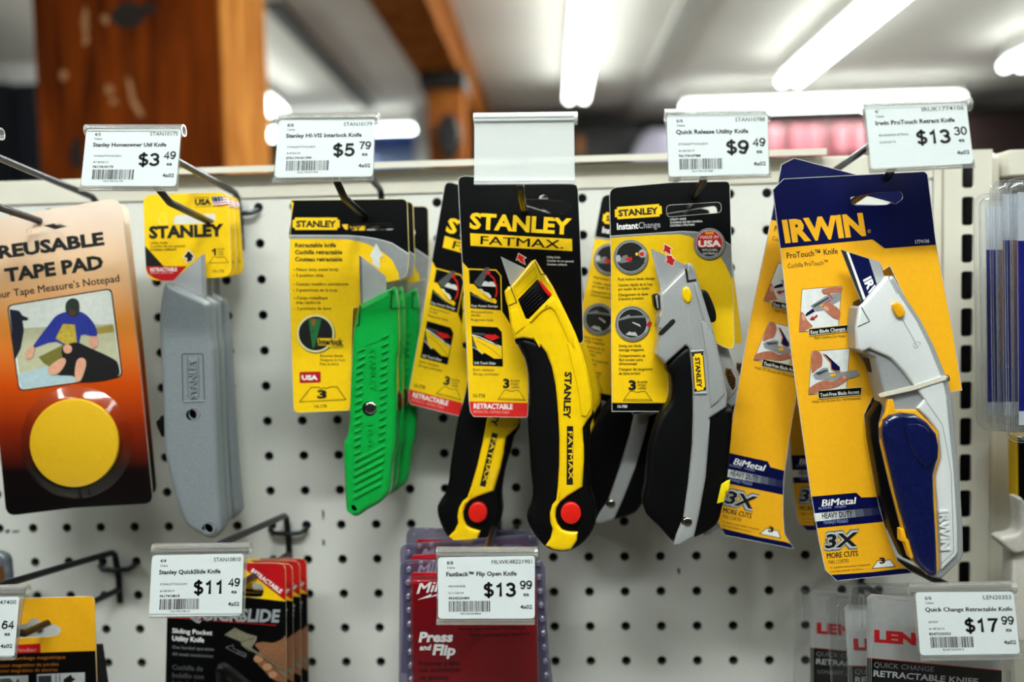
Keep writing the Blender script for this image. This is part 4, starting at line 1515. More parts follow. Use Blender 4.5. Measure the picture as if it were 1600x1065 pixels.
# ------------------------------------------------------------------ silver and black knives
Y = -0.090
n1 = crop(930, 280, 6.6545)
n2 = crop(940, 420, 8.875)
n3 = crop(940, 530, 8.875)
n4 = crop(1010, 380, 7.607)
n5 = crop(1020, 500, 6.657)
n6 = crop(1000, 640, 4.844)
ic = thing('utility_knife_pack', at(1085, 325, Y), 'silver and black knife with yellow button, frontmost below the tag with 9.49', 'utility knife', 'silver and black utility knives')
s = MB(Y)
lob = n2((742, 5), (824, 312), (790, 330), (745, 345), (720, 390), (738, 520), (770, 592), (782, 800), (770, 1010)) + n3((770, 0), (744, 200), (800, 262), (872, 352), (920, 480), (935, 620), (920, 780), (900, 880), (884, 1000))
card = n1((146, 180), (152, 130), (175, 100), (215, 82), (800, 30), (1360, 20), (1390, 32), (1402, 62), (1410, 400), (1418, 720)) + n5((842, 0), (846, 260), (834, 290), (800, 298), (735, 282), (650, 232)) + [(1080, 500), (1040, 430)] + lob + n3((140, 1000)) + n2((132, 900), (130, 0))
slot = rnd(n1((738, 270), (1308, 236), (1312, 346), (744, 394)), 7, 4)
s.slab(card, CARDTH, YEL, KRAFT, [slot])
s.rim(card, .8)
s.line(slot, .6, EDGE, closed=True, dy=-.0003)
head = n1((146, 180), (152, 130), (175, 100), (215, 82), (800, 30), (1360, 20), (1390, 32), (1402, 62), (1410, 400), (1417, 690), (1340, 636), (1200, 570), (1040, 546), (900, 540), (600, 560), (150, 590))
s.poly(head, DARKCARD, 1, [slot])
s.poly(n1((150, 590), (600, 560), (900, 540), (1040, 546), (1200, 570), (1340, 636), (1417, 690), (1424, 1045), (1360, 900), (1300, 800), (1180, 700), (1050, 625), (980, 590), (880, 570), (600, 576), (152, 608)), GREYP, 1)
s.line(n1((150, 592), (600, 562), (900, 542), (1040, 548), (1200, 572), (1340, 638), (1417, 692)), 1.6, LGREYP, 3)
s.poly(n3((133, 880), (900, 880), (884, 1000), (140, 1000)), DARKCARD, 1)
badge(s, n1((202, 290), (688, 254), (695, 384), (206, 418)), YEL, BLACK)
s.text('Instant', *n1((228, 524))[0], 10, 33, WHITE, 3.2, 2, .03)
s.text('Change', *n1((452, 512))[0], 10, 34, LGREYP, 3.2, 2)
for k, (st, w_) in enumerate((('UTILITY KNIFE', 168), ('CUCHILLO DE USO GENERAL', 340), ('COUTEAU UTILITAIRE', 255))):
    s.text(st, *n1((778, 428 + 32 * k))[0], 3.0, w_ / 6.6545, WHITE, 2.6, 2, .01)


def seal(s, cx, cy, R, r, m_in, lay=3):
    s.poly(ell(cx + .8, cy + 1.6, R + .8, R + .8, 40), mat('seal_shade_print', '#5f5006', .5), lay)
    s.poly(ell(cx, cy, R, R, 40), mat('silver_ring_print', '#a9acae', .3, metal=.3), lay + 1)
    s.poly(ell(cx, cy, R - 1.2, R - 1.2, 40), mat('silver_ring_dark_print', '#707375', .3, metal=.3), lay + 2)
    s.poly(ell(cx, cy, r + 1.2, r + 1.2, 40), LGREYP, lay + 3)
    s.poly(ell(cx, cy, r, r, 40), m_in, lay + 4)


cx, cy = n1((1185, 668))[0]
seal(s, cx, cy, 24.2, 20.2, BLACK)
s.poly([p for p in ell(cx, cy, 20.2, 20.2, 40) if p[1] < cy + 7.2] , RED, 8)
s.poly(rnd(n1((1142, 545), (1230, 545), (1230, 572), (1142, 572)), 1.2, 2), mat('orange_print', '#d89a20', .5), 9)
s.text('MADE IN', *n1((1092, 618))[0], 4.6, 28, WHITE, 1.5, 9, .01)
s.text('USA', *n1((1070, 702))[0], 9.4, 36, WHITE, 1.5, 9, .05)
s.text('WITH GLOBAL', *n1((1108, 748))[0], 3.6, 25, WHITE, 1.5, 9)
s.text('MATERIALS', *n1((1118, 784))[0], 3.6, 22, WHITE, 1.5, 9)
cx, cy = n1((368, 805))[0]
seal(s, cx, cy, 26.6, 22.6, BLACK)
s.poly(n1((248, 845), (290, 795), (330, 785), (345, 815), (310, 835), (390, 862), (250, 872)), GREYP, 8)
s.poly(ell(*n1((240, 822))[0], 4, 5.5, 14), LGREYP, 9)
s.poly(n1((308, 828), (340, 808), (382, 810), (384, 842), (345, 852)), RED, 9)
s.poly(ell(*n1((490, 772))[0], 6, 6.5, 16), LGREYP, 8)
s.poly(n1((450, 775), (485, 752), (508, 760), (505, 795), (480, 800)), RED, 9)
s.poly(ell(*n1((432, 778))[0], 2.4, 2.6, 10), YEL, 9)
s.poly(n1((250, 880), (520, 815), (505, 880), (400, 940), (290, 920)), mat('charcoal_print', '#17181b', .5), 8)
cx, cy = n2((425, 755))[0]
seal(s, cx, cy, 27.2, 22.4, BLACK)
s.poly(n2((240, 695), (378, 630), (400, 655), (630, 640), (655, 672), (400, 678), (240, 716)), GREYP, 8)
s.poly(n2((330, 910), (378, 868), (400, 868), (408, 880), (432, 880), (440, 872), (470, 876), (506, 934)), LGREYP, 8)
s.poly(n2((415, 742), (440, 735), (530, 770), (542, 804), (500, 782)), LGREYP, 8)
s.line(n2((640, 690), (650, 760), (620, 860), (600, 882)), 1.4, LGREYP, 8)
s.poly(n2((620, 772), (650, 728), (697, 736), (682, 782), (640, 803)), RED, 9)
for f, rows in ((n2, (('Push button blade change', 230, 164, 506), ('Cambio rápido de la hoja', 232, 244, 476), ('por medio de un botón', 232, 300, 432), ('Changement de lame', 234, 379, 410), ('à bouton pression', 236, 434, 344))), (n3, (('Swing out blade', 240, 108, 310), ('storage magazine', 240, 163, 346), ('Compartimiento de', 240, 245, 365), ('fácil acceso para', 240, 300, 330), ('almacenaje', 240, 355, 250), ('Chargeur de rangement', 240, 432, 464), ('de lame sortant', 240, 490, 298)))):
    for st, x, y, w_ in rows:
        s.text(st, *f((x, y))[0], 4.4, w_ / 8.875, BLACK, 2.0 if f is n2 else .4, 2, .014)
s.text('3', *n3((375, 696))[0], 14, 11.8, BLACK, 0, 2, .05)
for k, (st, w_) in enumerate((('BLADES', 136), ('HOJAS', 114), ('LAMES', 120))):
    s.text(st, *n3((498, 606 + 43 * k))[0], 3.4, w_ / 8.875, BLACK, 0, 2, .02)
trapz(s, n3((390, 718), (606, 718), (702, 852), (298, 852)), BLACK, .8)
s.line(n3((315, 830), (685, 830)), .6, BLACK, 3)
s.text('10-788', *n3((222, 948))[0], 4.4, 15, WHITE, 0, 2, .015)
s.build('backing_card', ic)
f0, f1_ = Y - .0205, Y - .0014
s = MB(Y - .010)
s.slab(n4((50, 60), (438, 244), (480, 330), (230, 600), (178, 566)), .0008, STEEL, STEEL)
s.poly(n4((54, 66), (78, 78), (212, 540), (182, 562)), mat('blade_edge_light', '#dfe1e2', .25, metal=.5), 2)
arrow(s, n4((215, 12), (303, 60), (280, 70), (288, 132), (240, 105), (232, 95), (188, 98), (212, 70)), RED, WHITE, 3, 1)
arrow(s, n4((236, 142), (300, 148), (315, 186), (340, 186), (310, 268), (222, 214), (248, 204)), RED, WHITE, 3, 1)
s.build('blade', ic)
SILV = mat('silver_cast_metal', '#b0b2b3', 0.34, metal=0.35, noise=0.14, scale=1800, bump=0.14, bscale=2600)
g_out = n5((122, 452), (330, 262), (480, 300), (600, 560), (700, 760), (760, 890), (806, 880), (812, 1040)) + n6((668, 300), (642, 560), (592, 800), (530, 882), (415, 942), (330, 960), (250, 966), (225, 964), (130, 858), (40, 770), (15, 660), (40, 560), (62, 300), (130, 60)) + n5((150, 860), (182, 740), (172, 570))
s = MB(Y - .011)
s.pillow(smooth(g_out, 2), f0 + .002, f1_, 9, RUBBER, 5)
s.build('rubber_grip', ic)
b_out = n4((448, 300), (470, 300), (466, 250), (486, 232), (520, 240), (560, 300), (596, 430), (640, 560), (700, 760), (752, 940)) + n5((592, 20), (650, 230), (722, 560), (760, 750), (756, 888), (700, 930), (582, 1005), (566, 1040)) + n6((520, 60), (515, 200), (490, 500), (440, 780), (402, 945), (290, 1010), (250, 1004), (265, 930), (320, 800), (355, 550), (385, 250), (391, 20)) + n5((404, 960), (402, 700), (385, 430), (365, 285), (330, 260), (122, 448), (26, 346), (55, 200), (66, 70)) + n4((150, 1000), (132, 860), (166, 792), (150, 610), (178, 570))
s = MB(Y - .015)
s.pillow(b_out, f0, f1_ - .001, 5, SILV, 4)
s.Y = f0
s.line(n4((468, 300), (492, 452), (592, 434)), 3.4, BLACK, 3)
s.poly(rnd(n4((296, 905), (330, 898), (346, 930), (330, 955), (190, 1090), (140, 1090), (150, 1050)), 2), BLACK, 3)
s.line(n4((432, 720), (520, 1065)) + n5((362, 60), (385, 300)), .8, LGREYP, 2)
s.line(n4((516, 735), (492, 755), (500, 880), (540, 1065)) + n5((430, 280),), .8, LGREYP, 2)
s.bump(n4((560, 480), (600, 470), (640, 580), (700, 760), (752, 940), (790, 1060), (720, 1060), (640, 800)), .0012, 3, SILV)
s.bump(n5((500, 10), (585, 10), (650, 250), (715, 560), (745, 760), (680, 840), (600, 900), (560, 400)), .0012, 3, SILV)
s.bar(*n5((392, 326), (522, 316)), 3.0, .0009, SILV)
s.bar(*n5((428, 760), (558, 756)), 3.4, .0009, SILV)
q = n5((415, 352), (516, 340), (546, 720), (440, 736))
s.poly(inset(q, -1.2), BLACK, 2)
B = bilin(q)
s.poly([B(0, .06), B(.16, .06), B(.16, 0), B(.84, 0), B(.84, .06), B(1, .06), B(1, .94), B(.84, .94), B(.84, 1), B(.16, 1), B(.16, .94), B(0, .94)], YEL, 3)
s.text('STANLEY', *n5((438, 388))[0], 7.2, 47.5, BLACK, -85.4, 4, .04)
s.build('metal_body', ic)
s = MB(f0)
s.pillow(ell(*n4((484, 612))[0], 9.4, 15.2, 28, rot=-.16), f0 + .0002, f0 + .002, 1, BLACK, 2)
s.pillow(ell(*n4((482, 612))[0], 8.0, 13.6, 28, rot=-.16), f0 - .0014, f0 + .002, 5, YPAINT, 4)
s.build('yellow_button', ic)
s = MB(f0 + .003)
s.pillow(smooth(n4((640, 572), (690, 552), (740, 592), (800, 720), (832, 830), (830, 920), (770, 942), (740, 880), (690, 740)), 2), f0 + .003, f1_ - .004, 4, PLAST, 3)
s.build('thumb_slider', ic)
s = MB(f0 + .002)
s.pillow(rnd(n4((84, 612), (140, 592), (160, 620), (168, 780), (130, 800), (100, 740)), 4), f0 + .004, f1_ - .004, 2, PLAST, 2)
s.pillow(rnd(n4((108, 625), (136, 610), (155, 775), (134, 780)), 2), f0 + .003, f0 + .006, 1.5, SILV, 2)
s.build('side_clip', ic)
s = MB(f0)
cx, cy = n6((360, 850))[0]
s.pillow(ell(cx, cy, 9.4, 9.4, 22), f0 + .0001, f0 + .002, 1, BLACK, 1)
s.pillow(ell(cx, cy, 7.8, 7.8, 22), f0 - .0006, f0 + .002, 2.5, CHROME, 3)
s.Y = f0 - .0006
s.line([(cx - 3.4, cy - 3), (cx + 3.4, cy + 3)], 1.6, BLACK, 1)
s.line([(cx - 3, cy + 3.4), (cx + 3, cy - 3.4)], 1.6, BLACK, 1)
s.build('screw', ic)
s = MB(Y - .008)
BRONZE = mat('bronze_slider', '#6b4a26', .3, metal=.9)
pts = n5((765, 500), (800, 500), (850, 600), (850, 680), (825, 722), (790, 660), (755, 560))
s.pillow(pts, Y - .012, Y - .005, 2, BRONZE, 2)
s.Y = Y - .012
for k in range(7):
    a, b = n5((775 + k * 8, 520 + k * 28), (815 + k * 6, 512 + k * 27))
    s.bar(a, b, 1.6, .0008, BRONZE)
s.build('bronze_wheel', ic)
dupfit(ic, (1145, 541), (1158, 533), Y, -.063, -.10, 'silver and black knife second on its hook, its card corner poking out')
dupfit(ic, (952, 296), (941, 305), Y, -.036, .20, 'silver and black knife last on its hook, tilted toward the yellow knives')

# ------------------------------------------------------------------ blue headed packs with white and blue knives
Y = -0.118
i1 = crop(1180, 240, 4.706)
i2 = crop(1190, 260, 6.656)
i3 = crop(1220, 430, 5.072)
i4 = crop(1300, 370, 3.945)
i5 = crop(1250, 620, 3.548)
IYEL = mat('amber_yellow_card', '#f3b018', 0.4, noise=0.03)
IBLUE = mat('navy_card', '#040a42', 0.36, bump=0.08, bscale=2200, spec=0.25)
iw = thing('utility_knife_pack', at(1372, 308, Y), 'white and blue knife on amber card, frontmost, its whole navy header in view', 'utility knife', 'white and blue utility knives')
s = MB(Y)
lobe = i3((576, 300), (572, 420), (602, 602), (680, 720), (748, 940)) + i5((400, 5), (354, 100), (375, 250), (402, 420), (436, 600), (490, 780), (540, 905), (622, 974))
right = i1((128, 264), (208, 184), (1242, 130), (1266, 152), (1330, 670)) + i4((690, 300), (750, 620), (801, 944), (710, 958), (660, 900))
inner = i4((640, 850), (570, 610), (470, 420), (356, 180), (315, 207), (295, 160)) + i3((690, 100), (640, 190))
leftd = i5((204, 1018), (140, 960), (105, 800), (60, 540), (0, 110)) + i3((85, 640), (20, 0)) + i1((182, 695),)
hole = rnd(i1((692, 320), (880, 286), (1078, 278), (1090, 330), (1030, 372), (720, 392)), [6, 4, 8, 8, 3, 6], 4)
tieh = ell(*i4((704, 872))[0], 5.6, 6.0, 16)
s.slab(right + inner + lobe + leftd, CARDTH, IYEL, KRAFT, [hole])
s.rim(right + inner + lobe + leftd, .8)
s.poly(i1((182, 694), (128, 264), (208, 184), (1242, 130), (1266, 152), (1330, 668), (952, 696), (862, 630)), IBLUE, 1, [hole])
s.text('IRWIN', *i1((219, 648))[0], 33, 127, IYEL, 5.2, 2, .05, up=99)
s.poly(ell(*i1((838, 570))[0], 2.6, 2.8, 14), IYEL, 2)
s.poly(ell(*i1((838, 570))[0], 2.0, 2.2, 14), IBLUE, 3)
s.text('R', *i1((834, 575))[0], 2.2, 1.8, IYEL, 5, 4)
s.text('1774106', *i1((1177, 661))[0], 5.6, 22, WHITE, 4.2, 2, .01)
s.text('ProTouch™ Knife', *i2((264, 957))[0], 9.2, 80, INK, 5.6, 2, .01, up=98)
s.text('Cuchilla ProTouch™', *i2((274, 1057))[0], 7.2, 63, INK, 5.6, 2, 0, up=98)


def pic(s, q):
    s.poly(inset(q, -.7), BLACK, 2)
    s.poly(q, mat('picture_white_print', '#dfe2e2', .5), 3)


pic(s, i3((169, 113), (479, 87), (452, 420), (147, 446)))
s.poly(smooth(i3((330, 108), (475, 92), (472, 135), (400, 140), (340, 152)), 3), SKIN, 5)
s.poly(i3((232, 242), (375, 150), (472, 138), (468, 200), (400, 235), (330, 275), (285, 285), (265, 270)), mat('tool_grey_print', '#8b9093', .5), 6)
s.poly(i3((250, 240), (375, 170), (385, 180), (262, 255)), mat('tool_dark_print', '#3b3f44', .5), 7)
s.line(i3((372, 140), (408, 185)), 1.6, RED, 8)
s.line(i3((340, 225), (395, 195)), 1.3, RED, 8)
s.poly(i3((308, 235), (335, 222), (340, 235), (315, 248)), IYEL, 8)
s.poly(i3((192, 322), (200, 300), (252, 262), (270, 285), (210, 318)), IBLUE, 6)
s.poly(smooth(i3((328, 245), (345, 222), (385, 218), (464, 275), (460, 340), (420, 338), (360, 290)), 3), SKIN, 9)
s.poly(smooth(i3((335, 250), (355, 242), (378, 262), (370, 282), (345, 276)), 2), SKIN2, 10)
s.poly(smooth(i3((156, 295), (185, 310), (205, 350), (250, 400), (236, 415), (150, 442)), 3), SKIN, 5)
s.poly(smooth(i3((166, 310), (186, 318), (196, 345), (180, 360), (166, 340)), 2), SKIN2, 6)
s.poly(i3((226, 350), (250, 320), (255, 334), (285, 309), (291, 325), (263, 343), (266, 355)), mat('dark_red_print', '#a01010', .5), 7)


def strip(s, q, st, x, y, w_, ang):
    s.poly(inset(q, -1.2), mat('cream_edge_print', '#d9c98a', .5), 8)
    s.poly(q, DARKCARD, 9)
    s.text(st, x, y, 5.4, w_, WHITE, ang, 10, .012)


strip(s, i3((222, 426), (526, 394), (519, 438), (225, 472)), 'Easy Blade Changes', *i3((236, 463))[0], 54, 6)
s.text('Fácil Cambio De Hojas', *i3((265, 507))[0], 4.4, 49, INK, 4.6, 2)
pic(s, i3((246, 605), (544, 581), (516, 900), (222, 945)))
s.poly(smooth(i3((250, 606), (300, 604), (325, 640), (324, 715), (290, 740), (242, 770)), 3), SKIN, 5)
s.poly(i3((252, 790), (280, 765), (330, 735), (370, 730), (380, 770), (460, 768), (600, 748), (626, 790), (560, 812), (420, 832), (275, 822)), MATS['tool_grey_print'], 6)
s.poly(i3((330, 618), (358, 628), (465, 725), (468, 752), (425, 752), (395, 745), (390, 690)), IBLUE, 8)
s.line(i3((335, 622), (392, 690), (398, 742), (430, 760), (470, 758)), 1.4, mat('orange_line_print', '#c9722a', .5), 9)
s.poly(i3((385, 785), (430, 775), (438, 795), (395, 803)), IYEL, 9)
s.poly(i3((270, 775), (350, 748), (380, 750), (300, 790)), MATS['tool_dark_print'], 7)
s.poly(smooth(i3((226, 890), (330, 832), (420, 838), (490, 792), (520, 800), (516, 830), (440, 880), (330, 905), (228, 940)), 3), SKIN, 9)
s.poly(smooth(i3((485, 798), (512, 795), (515, 815), (495, 822)), 2), SKIN2, 10)
strip(s, i3((296, 917), (637, 887), (630, 942), (300, 971)), 'Tool-Free Blade Access', *i3((310, 960))[0], 61, 5)
s.text('Hojas De Acceso Sin Herramientas', *i3((249, 1012))[0], 4.4, 76, INK, 4.4, 2)
s.poly(i5((62, 552), (312, 530), (340, 557), (428, 553), (440, 610), (466, 690), (92, 726)), IBLUE, 1)
bar = i5((75, 645), (438, 610), (447, 650), (83, 690))
Bq = bilin(bar)
for k in range(8):
    a = k / 8
    s.poly([Bq(a, 0), Bq(a + .125, 0), Bq(a + .125, 1), Bq(a, 1)], mat('bar_print_%d' % k, ['#e4e6e6', '#d8dada', '#c2c4c6', '#a2a5a9', '#7c8087', '#545966', '#30364f', '#161d4c'][k], .5), 2)
s.text('BiMetal', *i5((121, 606))[0], 11, 52, WHITE, 4.6, 2, .03, up=82)
s.text('BLADES   HOJAS', *i5((103, 622))[0], 3.0, 43, mat('pale_blue_words', '#93a2d8', .5), 4.6, 2, .01)
s.text('HEAVY DUTY', *i5((122, 674))[0], 8.8, 48, INK, 4.6, 3, .02)
s.text('TRABAJO PESADO', *i5((129, 705))[0], 5.2, 39, MATS['pale_blue_words'], 4.6, 2)
for bl, m_, ly in ((.11, mat('grey_outline_print', '#6d7072', .5), 2), (.075, mat('silver_words', '#c4c6c6', .5), 3), (.028, BLACK, 5)):
    e = (bl - .028) * 26
    s.text('3X', *i5((138 - e * 3.5, 836 + e * 3.2))[0], 21 + e * 1.8, 50 + e * 2, m_, 4.6, ly, bl, up=84)
s.text('MORE CUTS', *i5((150, 894))[0], 8.6, 48.5, INK, 4.8, 2, .02)
s.text('MÁS CORTES', *i5((159, 925))[0], 5.6, 31.5, INK, 4.8, 2)
s.text('VS. standard carbon blades / Comparado', *i5((166, 951))[0], 2.8, 63, INK, 5, 2)
s.text('a las hojas estándar de carbono', *i5((168, 972))[0], 2.8, 52, INK, 5, 2)
trapz(s, i5((430, 906), (500, 901), (526, 938), (399, 949)), BLACK, 1.0, fill=WHITE)
s.text('3', *i5((440, 921))[0], 8.6, 9, BLACK, 4, 4, .04)
s.poly(i5((163, 986), (400, 970), (560, 951), (600, 952), (622, 974), (204, 1018)), IBLUE, 1)
s.poly(tieh, mat('hole_shadow', '#2a2a2a', .9), 2)
s.build('backing_card', iw)
s = MB(Y + .005)
s.slab(i4((320, 150), (420, 150), (690, 700), (720, 900), (560, 900), (250, 860), (140, 640), (130, 420), (240, 380)), CARDTH, IYEL, KRAFT)
s.build('card_fold', iw)
f0, f1_ = Y - .0225, Y - .0014
WSILV = mat('white_silver_metal', '#dcdfe0', 0.35, metal=0.12, noise=0.07, scale=1500, bump=0.08, bscale=2600)
GSILV = mat('grey_silver_metal', '#a3a6a8', 0.38, metal=0.3, noise=0.1, scale=1500, bump=0.1, bscale=2600)
NAVYR = mat('navy_rubber', '#0a1242', 0.22, noise=.08, bump=0.15, bscale=500, coat=0.5)
AMBER = mat('amber_plastic', '#e0a010', 0.35)
s = MB(Y - .012)
s.slab(i4((54, 78), (292, 152), (322, 245), (215, 440), (176, 390)), .0008, STEEL, STEEL)
s.poly(i4((54, 78), (86, 90), (205, 420), (176, 386)), mat('blade_dark_edge', '#3b4048', .3, metal=.5), 1)
s.poly(i4((88, 90), (104, 96), (225, 420), (204, 418)), WHITE, 1)
s.poly(i4((104, 96), (226, 134), (285, 320), (222, 418)), IBLUE, 1)
s.text('IRWIN', *i4((192, 264))[0], 13, 56, WHITE, -66, 2, .04, up=28)
s.build('blade', iw)
b_out = i4((326, 240), (346, 240), (405, 345), (520, 520), (600, 680), (680, 880), (706, 985)) + i5((812, 20), (824, 150), (850, 400), (868, 700), (872, 850), (860, 880), (790, 945), (748, 985), (700, 975), (615, 900), (565, 740), (498, 480), (445, 250), (442, 150), (462, 60)) + i4((300, 1000), (268, 880), (232, 735), (178, 712), (146, 690), (136, 560), (146, 440), (190, 404))
s = MB(Y - .014)
s.pillow(b_out, f0, f1_, 5, GSILV, 4)
s.build('metal_body', iw)
s = MB(f0)
cap = i4((326, 240), (346, 240), (405, 345), (520, 520), (600, 680), (680, 880), (706, 985)) + i5((812, 20), (824, 150), (850, 400), (868, 700), (872, 850), (860, 880), (776, 956), (764, 700), (742, 430), (774, 330), (756, 190), (690, 110), (640, 60)) + i4((560, 1000), (430, 830), (350, 745), (222, 690), (178, 712), (146, 690), (140, 560), (160, 430), (190, 404))
s.pillow(inset(cap, .8), f0 - .0022, f0 + .001, 4, WSILV, 3, both=False)
s.Y = f0 - .0022
s.line(i4((180, 432), (231, 520), (158, 553)), 1.3, BLACK, 2)
s.line(i4((432, 507), (511, 645)), .8, GREYP, 2)
s.line(i4((500, 660), (512, 655), (530, 680), (510, 686), (498, 668)), .6, GREYP, 2)
s.line(i4((515, 655), (522, 645), (545, 650), (540, 668)), .6, GREYP, 2)
s.line(i4((345, 245), (400, 345), (398, 350)), .9, GREYP, 2)
s.line(i5((690, 10), (788, 150), (812, 270), (838, 420), (852, 860), (775, 930)), .9, GREYP, 2)
s.text('IRWIN', *i5((768, 628))[0], 14, 62, WSILV, -87, 0, .02, ext=.0007, dy=-.0003)
sh = s.build('white_shell', iw)
s = MB(f0 - .0022)
s.pillow(smooth(i4((364, 425), (378, 405), (400, 401), (422, 415), (444, 465), (432, 490), (402, 496), (376, 460)), 3), f0 - .0044, f0 - .001, 2.4, AMBER, 3)
s.build('release_button', iw)
s = MB(f0)
trim = i5((474, 78), (478, 10), (512, 10), (524, 68), (640, 68), (758, 186), (772, 330), (742, 425), (757, 700), (768, 950), (745, 988), (700, 983), (617, 905), (566, 745), (500, 490), (446, 255), (440, 150))
s.pillow(trim, f0 - .0016, f0 + .001, 2.5, AMBER, 3, both=False)
s.build('yellow_trim', iw)
grip = i5((442, 160), (484, 96), (622, 88), (738, 196), (750, 330), (722, 422), (734, 700), (744, 950), (728, 975), (700, 978), (622, 898), (572, 738), (504, 480), (448, 250))
s = MB(f0)
s.pillow(smooth(grip, 2), f0 - .0058, f0 + .001, 8, NAVYR, 5, both=False)
s.Y = f0 - .0058
s.bump(smooth(i5((590, 150), (690, 160), (725, 230), (735, 330), (700, 390), (640, 330), (590, 230)), 2), .0012, 4, NAVYR)
s.build('navy_grip', iw)
s = MB(Y - .008)
s.pillow(i4((205, 745), (235, 740), (272, 890), (318, 1005)) + i5((462, 60), (440, 150), (446, 260), (500, 490), (566, 745), (618, 905), (560, 880), (505, 760), (440, 560), (380, 220), (372, 110)) + i4((290, 1000),), Y - .012, Y - .003, 2.5, PLAST, 2)
s.pillow(i3((590, 215), (632, 190), (610, 260), (606, 380), (585, 380), (578, 300)), Y - .014, Y - .004, 1.5, PLAST, 2)
s.build('side_lever', iw)
s = MB(f0 - .0062)
s.pillow(i5((566, 742), (588, 738), (600, 790), (614, 800), (640, 900), (620, 900), (590, 810), (568, 806)), f0 - .004, f0 + .001, 1, AMBER, 2, both=False)
s.build('amber_strip', iw)
TIE = mat('nylon_tie', '#cfcabc', 0.4)
s = MB(f0 - .0030)
a, b, c_ = i4((304, 975), (500, 930), (690, 868))
w0 = []
s.slab(rnd([(a[0], a[1] - 3.2), (b[0], b[1] - 3.4), (c_[0], c_[1] - 3.0), (c_[0] + 3, c_[1] + 3), (b[0] + 1, b[1] + 3.4), (a[0], a[1] + 3.2)], 1, 2), .0012, TIE)
s.tube([at(a[0], a[1], f0 - .0024), at(a[0] - 2, a[1], f0 + .004), at(a[0] - 2, a[1], Y + .001)], .0011, TIE, 8)
s.tube([at(c_[0], c_[1], f0 - .0024), at(c_[0] + 3, c_[1] - 1, f0 + .004), at(c_[0] + 4, c_[1], Y + .001)], .0011, TIE, 8)
s.build('cable_tie', iw)
s = MB(Y - .006)
s.pillow(i4((590, 690), (620, 705), (640, 745), (630, 785), (600, 740)), Y - .010, Y - .002, 2, CHROME, 2)
s.build('thumb_wheel', iw)
iw2 = dupfit(iw, (1366, 311), (1357, 316), Y, -.0845, .312, 'white and blue knife pack swung aside, its amber card tilted beside the silver knife')
for ch in [o for o in COL.objects if o.parent is iw2 and 'card' not in o.name]:
    ch.location = (.017, .003, .004)           # the knife has slid over in its card
s = MB(-.1125)
TAB = crop(1100, 600, 3.55)
q = TAB((72, 660), (95, 555), (125, 535), (145, 528), (135, 585), (120, 590), (108, 650))
s.pillow(q, -.1135, -.1118, 1, mat('bright_yellow_tab', '#e8d010', .4), 2)
tb = s.build('yellow_tab', None)
tag(tb, 'small yellow plastic tab poking over the tilted amber card', 'tab')
dupfit(iw, (1366, 311), (1356, 311), Y, -.045, .085, 'white and blue knife pack last on its hook, dark card end between two others')

# ================================================================== lower row
# ------------------------------------------------------------------ black and red slide knife packs
Y = -0.078
q = crop(220, 790, 3.873)
qs = thing('utility_knife_pack', at(402, 918, Y), 'black card pack with printed hand, frontmost below the tag with 11.49', 'utility knife', 'slide knife packs')
s = MB(Y)
slot = rnd(q((520, 465), (742, 466), (744, 555), (520, 552)), [6, 11, 11, 6], 5)
card = rnd(q((166, 342), (876, 346), (884, 1160), (148, 1160)), [8, 13, 0, 0], 5)
s.slab(card, CARDTH, DARKCARD, KRAFT, [slot])
s.poly(rnd(q((166, 342), (876, 346), (878, 578), (620, 550), (166, 520)), [8, 13, 0, 0, 0], 5), YEL, 1, [slot])
DRED = mat('deep_red_print', '#b01018', .3)
s.poly(q((560, 344), (830, 347), (862, 354), (875, 384), (877, 574), (634, 384)), DRED, 2)
s.text('RETRACTABLE', *q((664, 397))[0], 6.8, 58, WHITE, -36.5, 3, .03)
s.text('QUICKSLIDE', *q((290, 690))[0], 19, 141, mat('chrome_words', '#9a9ea2', .3), -1.2, 2, .04, up=82)
s.line(q((156, 672), (820, 722)), 1.2, DRED, 2)
for st, x, y, w_, h, m_ in (('Sliding Pocket', 190, 768, 243, 7.6, WHITE), ('Utility Knife', 190, 814, 193, 7.6, WHITE), ('One handed operation', 190, 862, 252, 5, GREYP), ('All metal construction', 190, 903, 248, 5, GREYP), ('Cuchilla de', 190, 988, 186, 7.6, GREYK), ('bolsillo con', 190, 1036, 192, 7.6, GREYK), ('hoja deslizante', 190, 1082, 230, 7.6, GREYK)):
    s.text(st, *q((x, y))[0], h, w_ / 3.873, m_, -3.2, 2, .02 if h > 6 else .004)
s.poly(smooth(q((690, 838), (740, 822), (800, 828), (850, 808), (879, 795), (882, 1000), (884, 1075), (850, 1065), (800, 1048), (735, 985), (700, 945), (690, 905), (720, 880)), 3), mat('hand_print', '#85593c', .5, noise=.3, scale=900), 2)
for a, b in (((712, 925), 7.5), ((765, 975), 7.5), ((800, 1020), 7)):
    s.poly(ell(*q(a)[0], b, b * .8, 16), mat('finger_print', '#b98463', .5, noise=.1, scale=500), 3)
    s.line([(p[0], p[1]) for p in ell(*q(a)[0], b, b * .8, 16)[2:9]], .7, mat('finger_shade', '#5a3826', .5), 4)
OLV = mat('olive_tool_print', '#7d7862', .5, noise=.2, scale=700)
s.poly(q((506, 780), (570, 735), (640, 770), (704, 788), (700, 812), (672, 858), (770, 925), (880, 1002), (882, 1045), (830, 985), (740, 910), (650, 872), (612, 842), (606, 820)), OLV, 5)
s.line(q((512, 782), (610, 822), (690, 795)), .8, BLACK, 6)
s.line(q((570, 738), (575, 765), (510, 782)), .6, GREYK, 6)
s.line(q((640, 858), (770, 935), (880, 1012)), .8, BLACK, 6)
s.line(q((516, 855), (560, 840), (560, 862), (640, 895), (634, 914), (545, 872), (516, 855)), .7, GREYP, 3)
